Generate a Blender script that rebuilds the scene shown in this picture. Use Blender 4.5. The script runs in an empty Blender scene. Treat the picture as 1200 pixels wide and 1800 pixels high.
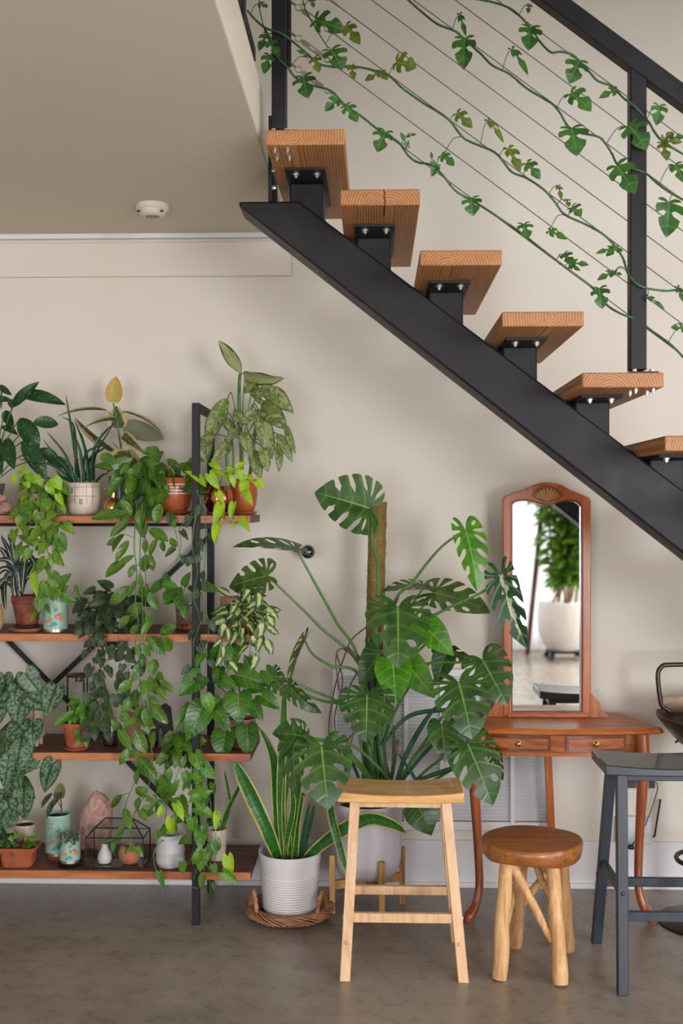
import bpy, math, random
from mathutils import Vector, Matrix, noise
from math import sin, cos, pi, tan, atan, sqrt, radians
random.seed(7)
SC = bpy.context.scene
COL = SC.collection

# ------------------------------------------------------------ camera, light, exposure
F = 1979.0
VX, VY, EYE = 659.0, 890.0, 1.62
YAW = atan((VX - 600.0) / F)
cam_data = bpy.data.cameras.new('camera')
cam = bpy.data.objects.new('camera', cam_data)
COL.objects.link(cam)
SC.camera = cam
cam.location = (0, 0, EYE)
cam.rotation_euler = (pi / 2, 0, YAW)
cam_data.sensor_fit = 'HORIZONTAL'
cam_data.sensor_width = 36.0
cam_data.lens = F * 36.0 / 1200.0
cam_data.shift_y = (VY - 900.0) / 1200.0
cam_data.clip_start = 0.05
cam_data.dof.use_dof = True
cam_data.dof.focus_distance = 3.98
cam_data.dof.aperture_fstop = 3.2

SC.view_settings.view_transform = 'Standard'
SC.view_settings.look = 'None'
SC.view_settings.gamma = 1.0
SC.view_settings.use_curve_mapping = False
SC.view_settings.exposure = 0.24
SC.render.film_transparent = False

world = bpy.data.worlds.new('daylight')
SC.world = world
world.use_nodes = True
world.node_tree.nodes['Background'].inputs[0].default_value = (0.75, 0.85, 1.0, 1)
world.node_tree.nodes['Background'].inputs[1].default_value = 1.0

def area(name, loc, target, sx, sy, power, col):
    l = bpy.data.lights.new(name, 'AREA')
    l.shape = 'RECTANGLE'; l.size = sx; l.size_y = sy
    l.energy = power; l.color = col
    o = bpy.data.objects.new(name, l); COL.objects.link(o)
    o.location = loc
    d = Vector(target) - Vector(loc)
    o.rotation_euler = d.to_track_quat('-Z', 'Y').to_euler()
    return o

# daylight through the windows of the room (rear wall, upper rear wall, left wall)
area('upper_window_daylight', (1.9, -3.33, 4.1), (1.9, 4.8, 4.1), 2.0, 1.7, 42, (0.80, 0.91, 1.0))
area('rear_right_window_daylight', (3.3, -3.33, 1.5), (3.3, 4.8, 1.5), 1.6, 2.3, 215, (0.93, 0.95, 1.0))
area('rear_window_daylight', (-1.6, -3.33, 1.35), (-1.6, 4.8, 1.35), 1.8, 2.1, 100, (0.82, 0.87, 1.0))
area('curtained_window_daylight', (1.15, -3.36, 1.25), (1.15, 4.8, 1.25), 1.7, 2.2, 15, (0.97, 0.97, 1.0))
area('right_window_daylight', (4.13, 0.9, 1.6), (0, 0.9, 1.6), 2.4, 1.5, 75, (0.84, 0.88, 1.0))
area('right_upper_window_daylight', (4.13, 1.9, 4.2), (0, 1.9, 4.2), 2.4, 1.5, 16, (0.94, 0.97, 1.0))

# ------------------------------------------------------------ helpers
def W(px, py, Y):
    """world point seen at photo position (px, py) at depth Y"""
    u = (px - 600.0) / F; v = (VY - py) / F
    d = Vector((cos(YAW) * u - sin(YAW), sin(YAW) * u + cos(YAW), v))
    t = Y / d.y
    return Vector((d.x * t, Y, EYE + v * t))
def WX(px, Y): return W(px, VY, Y).x
def PX(n, Y): return n * Y / F          # photo size n at depth Y in metres
def lin(c):
    c = c / 255.0
    return c / 12.92 if c <= 0.04045 else ((c + 0.055) / 1.055) ** 2.4
def rgb(*c):
    return (lin(c[0]), lin(c[1]), lin(c[2]), 1.0)

def catmull(P, n):
    """smooth polyline through P with n samples per span"""
    P = [Vector(p) for p in P]
    if len(P) < 3:
        return [P[0].lerp(P[-1], i / n) for i in range(n + 1)]
    Q = [P[0] * 2 - P[1]] + P + [P[-1] * 2 - P[-2]]
    out = []
    for i in range(1, len(Q) - 2):
        a, b, c, d = Q[i - 1], Q[i], Q[i + 1], Q[i + 2]
        for k in range(n):
            t = k / n
            out.append(0.5 * ((2 * b) + (c - a) * t + (2 * a - 5 * b + 4 * c - d) * t * t + (3 * b - a - 3 * c + d) * t ** 3))
    out.append(P[-1].copy())
    return out

class MB:
    def __init__(s):
        s.v = []; s.f = []; s.uv = []
    def quadgrid(s, rows, uvs=None, close=False):
        b = len(s.v); m = len(rows[0])
        for i, r in enumerate(rows):
            for j, p in enumerate(r):
                s.v.append(Vector(p)); s.uv.append(uvs[i][j] if uvs else (j / max(1, m - 1), i / max(1, len(rows) - 1)))
        for i in range(len(rows) - 1):
            for j in range(m - 1 + (1 if close else 0)):
                k = (j + 1) % m
                s.f.append((b + i * m + j, b + i * m + k, b + (i + 1) * m + k, b + (i + 1) * m + j))
        return s
    def poly(s, pts):
        b = len(s.v)
        for p in pts: s.v.append(Vector(p)); s.uv.append((0, 0))
        s.f.append(tuple(range(b, b + len(pts)))); return s
    def box(s, lo, hi):
        x0, y0, z0 = lo; x1, y1, z1 = hi
        b = len(s.v)
        for z in (z0, z1):
            for x, y in ((x0, y0), (x1, y0), (x1, y1), (x0, y1)):
                s.v.append(Vector((x, y, z))); s.uv.append((0, 0))
        for q in ((3, 2, 1, 0), (4, 5, 6, 7), (0, 1, 5, 4), (1, 2, 6, 5), (2, 3, 7, 6), (3, 0, 4, 7)):
            s.f.append(tuple(b + k for k in q))
        return s
    def beam(s, p0, p1, w, h, up=(0, 0, 1), w1=None, h1=None, cut=None):
        """square bar: w across, h along up. cut='z' keeps the ends horizontal"""
        p0 = Vector(p0); p1 = Vector(p1); d = (p1 - p0).normalized(); up = Vector(up)
        r = d.cross(up).normalized(); u = r.cross(d).normalized()
        if cut == 'z':
            r = Vector((1, 0, 0)); u = Vector((0, 1, 0))
        b = len(s.v)
        for p, ww, hh in ((p0, w, h), (p1, w1 or w, h1 or h)):
            for a, c in ((-1, -1), (1, -1), (1, 1), (-1, 1)):
                s.v.append(p + r * a * ww / 2 + u * c * hh / 2); s.uv.append((0, 0))
        for q in ((3, 2, 1, 0), (4, 5, 6, 7), (0, 1, 5, 4), (1, 2, 6, 5), (2, 3, 7, 6), (3, 0, 4, 7)):
            s.f.append(tuple(b + k for k in q))
        return s
    def tube(s, pts, rad, n=6, cap=True):
        pts = [Vector(p) for p in pts]
        if not isinstance(rad, (list, tuple)): rad = [rad] * len(pts)
        if len(rad) != len(pts):
            rad = [rad[0] + (rad[-1] - rad[0]) * i / (len(pts) - 1) for i in range(len(pts))]
        t0 = (pts[1] - pts[0]).normalized()
        a = Vector((0, 0, 1)) if abs(t0.z) < 0.9 else Vector((1, 0, 0))
        nrm = t0.cross(a).normalized()
        b = len(s.v)
        for i, p in enumerate(pts):
            t = (pts[min(i + 1, len(pts) - 1)] - pts[max(i - 1, 0)])
            if t.length < 1e-9: t = t0
            t = t.normalized()
            nrm = (nrm - t * nrm.dot(t))
            nrm = nrm.normalized() if nrm.length > 1e-6 else t.orthogonal().normalized()
            bi = t.cross(nrm)
            for k in range(n):
                th = 2 * pi * k / n
                s.v.append(p + (nrm * cos(th) + bi * sin(th)) * rad[i]); s.uv.append((k / n, i / len(pts)))
        for i in range(len(pts) - 1):
            for k in range(n):
                k2 = (k + 1) % n
                s.f.append((b + i * n + k, b + i * n + k2, b + (i + 1) * n + k2, b + (i + 1) * n + k))
        if cap:
            s.f.append(tuple(b + k for k in range(n))[::-1])
            s.f.append(tuple(b + (len(pts) - 1) * n + k for k in range(n)))
        return s
    def lathe(s, prof, c=(0, 0, 0), n=32, wob=0.0, lobes=0):
        cx, cy, cz = c
        b = len(s.v); m = len(prof)
        for i, (r, z) in enumerate(prof):
            for k in range(n):
                th = 2 * pi * k / n
                rr = r * (1 + wob * cos(lobes * th)) if lobes else r
                s.v.append(Vector((cx + rr * cos(th), cy + rr * sin(th), cz + z))); s.uv.append((k / n, i / (m - 1)))
        for i in range(m - 1):
            for k in range(n):
                k2 = (k + 1) % n
                s.f.append((b + i * n + k, b + i * n + k2, b + (i + 1) * n + k2, b + (i + 1) * n + k))
        if prof[0][0] > 1e-5: s.f.append(tuple(b + k for k in range(n))[::-1])
        if prof[-1][0] > 1e-5: s.f.append(tuple(b + (m - 1) * n + k for k in range(n)))
        return s
    def prism(s, poly, a, b_, axis='y'):
        """2D polygon extruded from a to b_ along an axis"""
        def P(u, v, w):
            return Vector({'y': (u, w, v), 'x': (w, u, v), 'z': (u, v, w)}[axis])
        n = len(poly); b = len(s.v)
        for w in (a, b_):
            for (u, v) in poly: s.v.append(P(u, v, w)); s.uv.append((0, 0))
        s.f.append(tuple(b + k for k in range(n))); s.f.append(tuple(b + n + k for k in range(n))[::-1])
        for k in range(n):
            k2 = (k + 1) % n
            s.f.append((b + k, b + n + k, b + n + k2, b + k2))
        return s
    def ball(s, c, r, n=10, sc=(1, 1, 1), jit=0.0):
        c = Vector(c); rows = []
        for i in range(n + 1):
            ph = pi * i / n; row = []
            for k in range(2 * n):
                th = 2 * pi * k / (2 * n)
                q = Vector((sin(ph) * cos(th) * sc[0], sin(ph) * sin(th) * sc[1], cos(ph) * sc[2])) * r
                if jit: q *= 1 + jit * noise.noise(q * (2.2 / r) + c * 7)
                row.append(c + q)
            rows.append(row)
        return s.quadgrid(rows, close=True)
    def build(s, name, mat, parent=None, smooth=True, bevel=0, sub=0, solid=0, weld=False, angle=40, merge=0):
        me = bpy.data.meshes.new(name)
        org = Vector((0, 0, 0))
        if parent is not None:
            p = parent
            while p is not None: org += p.location; p = p.parent
        me.from_pydata([v - org for v in s.v], [], s.f)
        ul = me.uv_layers.new(name='UVMap')
        idx = [0] * len(me.loops); me.loops.foreach_get('vertex_index', idx)
        flat = []
        for i in idx: flat.extend(s.uv[i])
        ul.data.foreach_set('uv', flat)
        if weld or True:
            import bmesh
            bm = bmesh.new(); bm.from_mesh(me)
            if weld: bmesh.ops.remove_doubles(bm, verts=bm.verts, dist=1e-5)
            if not s.__dict__.get('leafy'): bmesh.ops.recalc_face_normals(bm, faces=bm.faces)
            bm.to_mesh(me); bm.free()
        if smooth:
            me.shade_smooth() if hasattr(me, 'shade_smooth') else None
            if angle < 180: me.set_sharp_from_angle(angle=radians(angle))
        me.materials.append(mat)
        o = bpy.data.objects.new(name, me); COL.objects.link(o)
        if parent is not None: o.parent = parent
        if solid:
            m = o.modifiers.new('thickness', 'SOLIDIFY'); m.thickness = solid; m.offset = 0
        if bevel:
            m = o.modifiers.new('bevel', 'BEVEL'); m.width = bevel; m.segments = 2; m.limit_method = 'ANGLE'; m.angle_limit = radians(35)
        if sub:
            m = o.modifiers.new('sub', 'SUBSURF'); m.levels = sub; m.render_levels = sub
        return o
    def single(s, name, mat, label, cat, base=None, group=None, **k):
        """a thing that is one mesh, with its origin at its base"""
        if base is None:
            lo = Vector([min(v[i] for v in s.v) for i in range(3)]); hi = Vector([max(v[i] for v in s.v) for i in range(3)])
            base = Vector(((lo.x + hi.x) / 2, (lo.y + hi.y) / 2, lo.z))
        base = Vector(base)
        for v in s.v: v -= base
        o = s.build(name, mat, None, **k); o.location = base
        o['label'] = label; o['category'] = cat
        if group: o['group'] = group
        return o

def thing(name, label, cat, loc=(0, 0, 0), group=None):
    o = bpy.data.objects.new(name, None); COL.objects.link(o)
    o.empty_display_size = 0.05
    o.location = loc; o['label'] = label; o['category'] = cat
    if group: o['group'] = group
    return o
def struct(mb, name, mat, **k):
    o = mb.build(name, mat, None, **k); o['kind'] = 'structure'; return o

# ------------------------------------------------------------ materials
class NT:
    def __init__(s, name):
        s.m = bpy.data.materials.new(name); s.m.use_nodes = True
        s.n = s.m.node_tree.nodes; s.l = s.m.node_tree.links
        s.b = s.n['Principled BSDF']
    def node(s, t, **k):
        x = s.n.new(t)
        for a, v in k.items(): setattr(x, a, v)
        return x
    def link(s, a, b): s.l.new(a, b)
    def coord(s, scale=(1, 1, 1), kind='Object', rot=(0, 0, 0)):
        tc = s.node('ShaderNodeTexCoord'); mp = s.node('ShaderNodeMapping')
        mp.inputs['Scale'].default_value = scale; mp.inputs['Rotation'].default_value = rot
        s.link(tc.outputs[kind], mp.inputs[0]); return mp.outputs[0]
    def noise(s, vec, scale=5, detail=4, rough=0.55, dist=0.0):
        x = s.node('ShaderNodeTexNoise'); x.inputs['Scale'].default_value = scale
        x.inputs['Detail'].default_value = detail; x.inputs['Roughness'].default_value = rough
        x.inputs['Distortion'].default_value = dist
        if vec: s.link(vec, x.inputs['Vector'])
        return x.outputs[0]
    def math(s, op, a, b=None, c=None, clamp=False):
        x = s.node('ShaderNodeMath', operation=op, use_clamp=clamp)
        for i, q in enumerate((a, b, c)):
            if q is None: continue
            if isinstance(q, (int, float)): x.inputs[i].default_value = q
            else: s.link(q, x.inputs[i])
        return x.outputs[0]
    def ramp(s, fac, stops):
        x = s.node('ShaderNodeValToRGB'); cr = x.color_ramp
        while len(cr.elements) < len(stops): cr.elements.new(0.5)
        for e, (p, c) in zip(cr.elements, stops):
            e.position = p; e.color = c if isinstance(c, tuple) and len(c) == 4 else (c, c, c, 1)
        s.link(fac, x.inputs[0]); return x.outputs[0]
    def mix(s, fac, a, b):
        x = s.node('ShaderNodeMix', data_type='RGBA')
        for i, q in ((0, fac), (6, a), (7, b)):
            if isinstance(q, (int, float)): x.inputs[i].default_value = q
            elif isinstance(q, tuple): x.inputs[i].default_value = q
            else: s.link(q, x.inputs[i])
        return x.outputs[2]
    def bump(s, h, strength=0.2, dist=0.01):
        x = s.node('ShaderNodeBump'); x.inputs['Strength'].default_value = strength; x.inputs['Distance'].default_value = dist
        s.link(h, x.inputs['Height']); s.link(x.outputs[0], s.b.inputs['Normal'])
    def set(s, **k):
        for a, v in k.items():
            i = s.b.inputs[a.replace('_', ' ')]
            if hasattr(v, 'node'): s.link(v, i)
            else: i.default_value = v
        return s

def plain(name, col, rough=0.5, metal=0.0, var=0.08, scale=30, bump=0.0, **k):
    t = NT(name)
    f = t.noise(t.coord(), scale, 3)
    dark = tuple(c * (1 - var * 2) for c in col[:3]) + (1,)
    lite = tuple(min(1, c * (1 + var)) for c in col[:3]) + (1,)
    t.set(Base_Color=t.ramp(f, [(0.3, dark), (0.7, lite)]), Roughness=rough, Metallic=metal, **k)
    if bump: t.bump(f, bump, 0.003)
    return t.m

def wood(name, cols, scale=(3, 3, 3), axis='x', rough=0.45, grain=8, coat=0.0, dist=1.2, bump=0.05):
    """cols dark, mid, light; axis = along the grain"""
    t = NT(name)
    k = {'x': (0.12, 1, 1), 'y': (1, 0.12, 1), 'z': (1, 1, 0.12)}[axis]
    v = t.coord(tuple(a * b for a, b in zip(scale, k)))
    n1 = t.noise(v, grain, 3, 0.6, dist)
    n2 = t.noise(v, grain * 9, 4, 0.7, 0.4)
    f = t.math('ADD', t.math('MULTIPLY', n1, 0.65), t.math('MULTIPLY', n2, 0.35))
    t.set(Base_Color=t.ramp(f, [(0.36, rgb(*cols[0])), (0.5, rgb(*cols[1])), (0.64, rgb(*cols[2]))]), Roughness=rough)
    t.b.inputs['Coat Weight'].default_value = coat
    t.bump(f, bump, 0.004)
    return t.m

def ringwood(name, cols, rough=0.5):
    """end grain and growth rings round an axis running along Y"""
    t = NT(name)
    tc = t.node('ShaderNodeTexCoord')
    mp = t.node('ShaderNodeMapping'); mp.inputs['Scale'].default_value = (1, 0.08, 1)
    t.link(tc.outputs['Object'], mp.inputs[0])
    wn = t.noise(mp.outputs[0], 5, 2)
    w = t.node('ShaderNodeTexWave', wave_type='RINGS', rings_direction='Y')
    w.inputs['Scale'].default_value = 36; w.inputs['Distortion'].default_value = 2.6; w.inputs['Detail'].default_value = 2
    w.inputs['Detail Scale'].default_value = 0.8
    t.link(mp.outputs[0], w.inputs['Vector'])
    n2 = t.noise(mp.outputs[0], 60, 3)
    f = t.math('ADD', t.math('MULTIPLY', w.outputs[1], 0.30), t.math('ADD', t.math('MULTIPLY', n2, 0.34), t.math('MULTIPLY', wn, 0.42)))
    t.set(Base_Color=t.ramp(f, [(0.2, rgb(*cols[0])), (0.5, rgb(*cols[1])), (0.85, rgb(*cols[2]))]), Roughness=rough)
    t.bump(f, 0.06, 0.003)
    return t.m

def leafmat(name, base, vein=None, edge=None, edge_at=0.8, blotch=None, blotch_amt=0.5, blotch_scale=40, rough=0.36, alt=None,
            nveins=9, center=None, center_w=0.35, trans=0.25, veinamt=0.35, stripes=None, stripe_k=150, stripe_amt=.8):
    """leaf in UV space: u across (0.5 = midrib), v from base to tip"""
    t = NT(name)
    tc = t.node('ShaderNodeTexCoord'); sp = t.node('ShaderNodeSeparateXYZ'); t.link(tc.outputs['UV'], sp.inputs[0])
    au = t.math('MULTIPLY', t.math('ABSOLUTE', t.math('SUBTRACT', sp.outputs[0], 0.5)), 2.0)
    v = sp.outputs[1]
    ob = t.coord()
    big = t.noise(ob, 20, 2)
    alt = alt or tuple(c * 0.6 for c in base[:3]) + (1,)
    col = t.mix(t.math('MULTIPLY', t.math('SUBTRACT', big, 0.35, clamp=True), 3.0, clamp=True), alt, base)
    if center is not None:
        nn = t.noise(ob, blotch_scale, 2)
        cc = t.math('LESS_THAN', t.math('ADD', au, t.math('MULTIPLY', t.math('SUBTRACT', nn, 0.5), 0.9)), center_w)
        col = t.mix(cc, col, center)
    if blotch is not None:
        nn = t.noise(ob, blotch_scale, 3, 0.6, 0.6)
        x = t.math('MULTIPLY', t.math('SUBTRACT', nn, 1 - blotch_amt), 12, clamp=True)
        x = t.math('MULTIPLY', x, t.math('MULTIPLY', t.math('SUBTRACT', 0.97, au), 6, clamp=True))
        x = t.math('MULTIPLY', x, t.math('MULTIPLY', t.math('SUBTRACT', au, 0.09), 12, clamp=True))
        col = t.mix(x, col, blotch)
    if stripes is not None:
        nn = t.noise(ob, 30, 2)
        x = t.math('SINE', t.math('MULTIPLY', t.math('ADD', v, t.math('MULTIPLY', nn, 0.12)), stripe_k))
        col = t.mix(t.math('MULTIPLY', t.math('ADD', x, 0.1, clamp=True), stripe_amt, clamp=True), col, stripes)
    sv = t.math('POWER', t.math('ABSOLUTE', t.math('COSINE', t.math('MULTIPLY', v, pi * nveins))), 24.0)
    if vein is not None:
        col = t.mix(t.math('MULTIPLY', sv, veinamt), col, vein)
        col = t.mix(t.math('MULTIPLY', t.math('LESS_THAN', au, 0.035), 0.8), col, vein)
    if edge is not None:
        nn = t.noise(ob, blotch_scale, 2)
        e = t.math('GREATER_THAN', t.math('ADD', au, t.math('MULTIPLY', t.math('SUBTRACT', nn, 0.5), 0.5)), edge_at)
        col = t.mix(e, col, edge)
    h = t.math('SUBTRACT', 1.0, t.math('ADD', sv, t.math('LESS_THAN', au, 0.04)), clamp=True)
    t.bump(h, 0.25, 0.002)
    t.set(Base_Color=col, Roughness=rough, Specular_IOR_Level=0.45)
    tr = t.node('ShaderNodeBsdfTranslucent'); ms = t.node('ShaderNodeMixShader')
    ms.inputs[0].default_value = trans
    t.link(col, tr.inputs[0]); t.link(t.b.outputs[0], ms.inputs[1]); t.link(tr.outputs[0], ms.inputs[2])
    t.link(ms.outputs[0], t.n['Material Output'].inputs[0])
    return t.m

# ------------------------------------------------------------ leaves
def curve2(P, n=24):
    Q = catmull([(a, b, 0) for a, b in P], 6)
    L = [0]
    for i in range(1, len(Q)): L.append(L[-1] + (Q[i] - Q[i - 1]).length)
    out = []
    for k in range(n + 1):
        t = L[-1] * k / n; i = 1
        while i < len(L) - 1 and L[i] < t: i += 1
        a = (t - L[i - 1]) / max(1e-9, L[i] - L[i - 1])
        q = Q[i - 1].lerp(Q[i], a); out.append((max(0.0, q.x), q.y))
    out[0] = (0.0, out[0][1]); out[-1] = (0.0, 1.0)
    return out
SH = {
    'heart': curve2([(0, 0), (.10, -.13), (.26, -.2), (.42, -.12), (.5, .08), (.48, .3), (.38, .54), (.22, .76), (.07, .92), (0, 1)], 48),
    'ovate': curve2([(0, 0), (.16, -.05), (.36, .02), (.49, .2), (.49, .42), (.38, .66), (.2, .86), (.06, .96), (0, 1)], 48),
    'round': curve2([(0, 0), (.2, -.08), (.42, .05), (.51, .3), (.47, .6), (.3, .85), (.1, .97), (0, 1)], 48),
    'lance': curve2([(0, 0), (.2, .06), (.4, .22), (.5, .42), (.44, .64), (.26, .84), (.08, .96), (0, 1)], 48),
    'strap': curve2([(0, 0), (.3, .03), (.42, .2), (.5, .5), (.47, .75), (.3, .92), (.1, .985), (0, 1)], 48),
    'blade': curve2([(0, 0), (.5, .02), (.48, .3), (.4, .6), (.25, .85), (.08, .97), (0, 1)], 48),
    'monstera': curve2([(0, 0), (.1, -.16), (.28, -.24), (.45, -.14), (.53, .08), (.52, .32), (.43, .56), (.28, .77), (.1, .93), (0, 1)], 48),
    'tetra': curve2([(0, 0), (.12, -.1), (.32, -.12), (.5, .05), (.52, .3), (.46, .52), (.3, .74), (.12, .92), (0, 1)], 48),
}
LOBES = {'monstera': ([0, .27, .40, .52, .64, .77, 1.0], [.5, .40, .48, .40, .46]),
         'tetra': ([0, .35, .60, 1.0], [.24, .27])}
KSL = {'heart': .55, 'ovate': .7, 'round': .6, 'lance': .75, 'strap': .2, 'blade': .1, 'monstera': .5, 'tetra': .4}
def ev(T, s):
    x = max(0.0, min(0.99999, s)) * (len(T) - 1); i = int(x); a = x - i
    return (T[i][0] * (1 - a) + T[i + 1][0] * a, T[i][1] * (1 - a) + T[i + 1][1] * a)

def leaf(mb, base, tip, width, shape='heart', roll=0.0, fold=0.25, droop=0.5, ns=8, nu=2, nrm=None, ripple=0.0, holes=0.6, gap=.34, rnd=random):
    base = Vector(base); tip = Vector(tip)
    d = tip - base; L = d.length
    if L < 1e-5: return
    d.normalize()
    n0 = Vector(nrm) if nrm is not None else Vector((0, -1, 0.35))
    n0 = n0 - d * n0.dot(d)
    if n0.length < 0.05: n0 = Vector((0, -0.3, 1)) - d * Vector((0, -0.3, 1)).dot(d)
    n0.normalize()
    n0 = Matrix.Rotation(roll, 3, d) @ n0
    xr = d.cross(n0).normalized()
    # arched midrib: chord from base to tip
    dr = droop if abs(droop) > 0.02 else 0.02
    R = 1.0 / dr
    ty, tz = R * sin(dr), -R * (1 - cos(dr))
    ch = sqrt(ty * ty + tz * tz); ca, sa = ty / ch, tz / ch
    T = SH[shape]; ks = KSL[shape]
    ph = rnd.uniform(0, 6.28)
    def place(x, y, s, u):
        th = dr * y
        yy = R * sin(th); zz = -R * (1 - cos(th))
        y2 = (yy * ca + zz * sa) / ch; z2 = (-yy * sa + zz * ca) / ch
        xw = x * width
        z3 = abs(xw) * sin(fold)
        if ripple: z3 += ripple * width * sin(s * 17 + ph) * u * u
        return base + d * (y2 * L) + n0 * (z2 * L + z3) + xr * (xw * cos(fold))
    def pt(s, u, side):
        ox, oy = ev(T, s)
        iy = min(1.0, max(0.0, oy - ks * ox * 2 * 0.5))
        if s > 0.97: iy = max(iy, oy - 0.02)
        bend = u ** 1.4
        return place(side * ox * u, iy + (oy - iy) * bend, s, u), (0.5 + side * 0.5 * u, s)
    if shape in LOBES:
        bd, us = LOBES[shape]
        for side in (-1, 1):
            j = rnd.uniform(-.015, .015)
            cut = [rnd.random() * 2 for _ in us]; gap *= rnd.uniform(.85, 1.2)
            shut = [rnd.random() < 0.33 * holes for _ in us]
            for i in range(len(bd) - 1):
                s0, s1 = bd[i] + (j if i else 0), bd[i + 1] + (j if i < len(bd) - 2 else 0)
                rows, uvs = [], []
                nr = max(2, ns // (len(bd) - 1)) if i not in (0, len(bd) - 2) else max(4, ns // 3)
                us_lo = us[i - 1] + 0.06 * (cut[i - 1] - .5) if i > 0 else 9
                us_hi = us[i] + 0.06 * (cut[i] - .5) if i < len(us) else 9
                sh_lo = shut[i - 1] if i > 0 else False
                sh_hi = shut[i] if i < len(us) else False
                for r in range(nr + 1):
                    q = r / nr; row = []; uv = []
                    for c in range(nu + 1):
                        u = c / nu
                        def g(u0, sh):
                            if u <= u0: return 0.0
                            x = (u - u0) / (1 - u0)
                            v = min(1.0, (x * 5) ** 0.5) * gap * (1.0 if shape == 'tetra' else 1.0 - .35 * x)
                            if sh: v *= max(0.0, min(1.0, (0.72 - x) * 5))
                            return v
                        seg = (s1 - s0); cap_ = .26 if shape == 'tetra' else .16
                        a = s0 + 0.5 * min(seg, cap_) * g(us_lo, sh_lo)
                        b = s1 - 0.5 * min(seg, cap_) * g(us_hi, sh_hi)
                        s_ = a + (b - a) * q
                        uu = u
                        if u == 1.0 and i not in (0,):
                            uu = 1.0 - (.12 if shape == 'tetra' else .03) * (2 * q - 1) ** 4
                        p, t = pt(s_, uu, side); row.append(p); uv.append(t)
                    rows.append(row); uvs.append(uv)
                if side < 0: rows = [list(r) for r in rows][::-1]; uvs = uvs[::-1]
                mb.quadgrid(rows, uvs)
    else:
        for side in (-1, 1):
            rows, uvs = [], []
            for i in range(ns + 1):
                s = i / ns; row = []; uv = []
                for c in range(nu + 1):
                    p, t = pt(s, c / nu, side); row.append(p); uv.append(t)
                rows.append(row); uvs.append(uv)
            if side < 0: rows = rows[::-1]; uvs = uvs[::-1]
            mb.quadgrid(rows, uvs)

def ribbon(mb, pts, width, shape='strap', nrm=(0, -1, 0.2), fold=0.3, n=6, twist=0.0):
    """strap leaf along a 3D path"""
    P = catmull(pts, n); m = len(P); T = SH[shape]
    rows, uvs = [], []
    L = [0]
    for i in range(1, m): L.append(L[-1] + (P[i] - P[i - 1]).length)
    for i, p in enumerate(P):
        v = L[i] / L[-1]
        t = (P[min(i + 1, m - 1)] - P[max(i - 1, 0)]).normalized()
        nn = Vector(nrm); nn = nn - t * nn.dot(t)
        if nn.length < 1e-3: nn = t.orthogonal()
        nn.normalize(); nn = Matrix.Rotation(twist * v, 3, t) @ nn
        x = t.cross(nn)
        # width from outline by y
        w = 0
        for k in range(len(T) - 1):
            if T[k][1] <= v <= T[k + 1][1]:
                a = (v - T[k][1]) / max(1e-9, T[k + 1][1] - T[k][1]); w = T[k][0] * (1 - a) + T[k + 1][0] * a; break
        if i == m - 1: w = 0
        w = w * width
        if i == 0: w = max(w, width * 0.2)
        row = []; uv = []
        for u in (-1, -.5, 0, .5, 1):
            row.append(p + x * (u * w * cos(fold)) + nn * (abs(u) * w * sin(fold))); uv.append((0.5 + 0.5 * u, v))
        rows.append(row); uvs.append(uv)
    mb.quadgrid(rows, uvs)

def LM():
    m = MB(); m.leafy = True; return m
def fin(mb, name, mat, parent):
    return mb.build(name, mat, parent, weld=True, angle=180)
# ------------------------------------------------------------ common materials
def m_wall():
    t = NT('white_wall_paint')
    f = t.noise(t.coord(), 1.1, 3); g = t.noise(t.coord(), 160, 2)
    t.set(Base_Color=t.ramp(f, [(0.3, rgb(222, 212, 196)), (0.7, rgb(228, 219, 205))]), Roughness=0.6)
    t.bump(g, 0.05, 0.002); return t.m
M_WALL = m_wall()
M_CEIL = plain('ceiling_paint', rgb(216, 204, 184), 0.8, var=0.02, scale=200, bump=0.15)
M_TRIM = plain('trim_paint', rgb(232, 229, 228), 0.4, var=0.02, scale=8)
def m_floor():
    t = NT('polished_concrete')
    c = t.coord()
    a = t.noise(c, 1.3, 5, 0.6, 0.6); b = t.noise(c, 14, 6, 0.7); d = t.noise(c, 220, 2)
    f = t.math('ADD', t.math('MULTIPLY', a, 0.55), t.math('MULTIPLY', b, 0.45))
    col = t.ramp(f, [(0.33, rgb(118, 108, 98)), (0.46, rgb(142, 131, 119)), (0.58, rgb(157, 146, 133)), (0.7, rgb(174, 163, 150))])
    sp = t.math('GREATER_THAN', t.noise(c, 26, 5, 0.75, 1.5), 0.665)
    col = t.mix(t.math('MULTIPLY', sp, 0.14), col, rgb(84, 74, 66))
    t.set(Base_Color=col, Roughness=t.ramp(b, [(0.3, .22), (0.7, .38)]), Specular_IOR_Level=0.5)
    t.bump(d, 0.04, 0.001); return t.m
M_FLOOR = m_floor()
def m_steel():
    t = NT('black_steel')
    f = t.noise(t.coord(), 7, 5, 0.65); g = t.noise(t.coord(), 300, 2)
    t.set(Base_Color=t.ramp(f, [(0.35, rgb(26, 24, 25)), (0.7, rgb(42, 40, 42))]), Roughness=t.ramp(f, [(0.3, .42), (0.7, .6)]), Metallic=0.0, Specular_IOR_Level=0.3)
    t.bump(g, 0.08, 0.001); return t.m
M_STEEL = m_steel()
M_ZINC = plain('zinc', rgb(200, 196, 180), 0.3, 0.9, var=0.1, scale=90)
M_CABLE = plain('steel_cable', rgb(120, 112, 108), 0.4, 0.8, var=0.1, scale=200)
M_SOIL = plain('potting_soil', rgb(58, 42, 33), 0.95, var=0.35, scale=160, bump=0.8)
M_GLASS = NT('clear_glass').set(Base_Color=(1, 1, 1, 1), Roughness=0.02, Transmission_Weight=1.0, IOR=1.45).m
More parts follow.
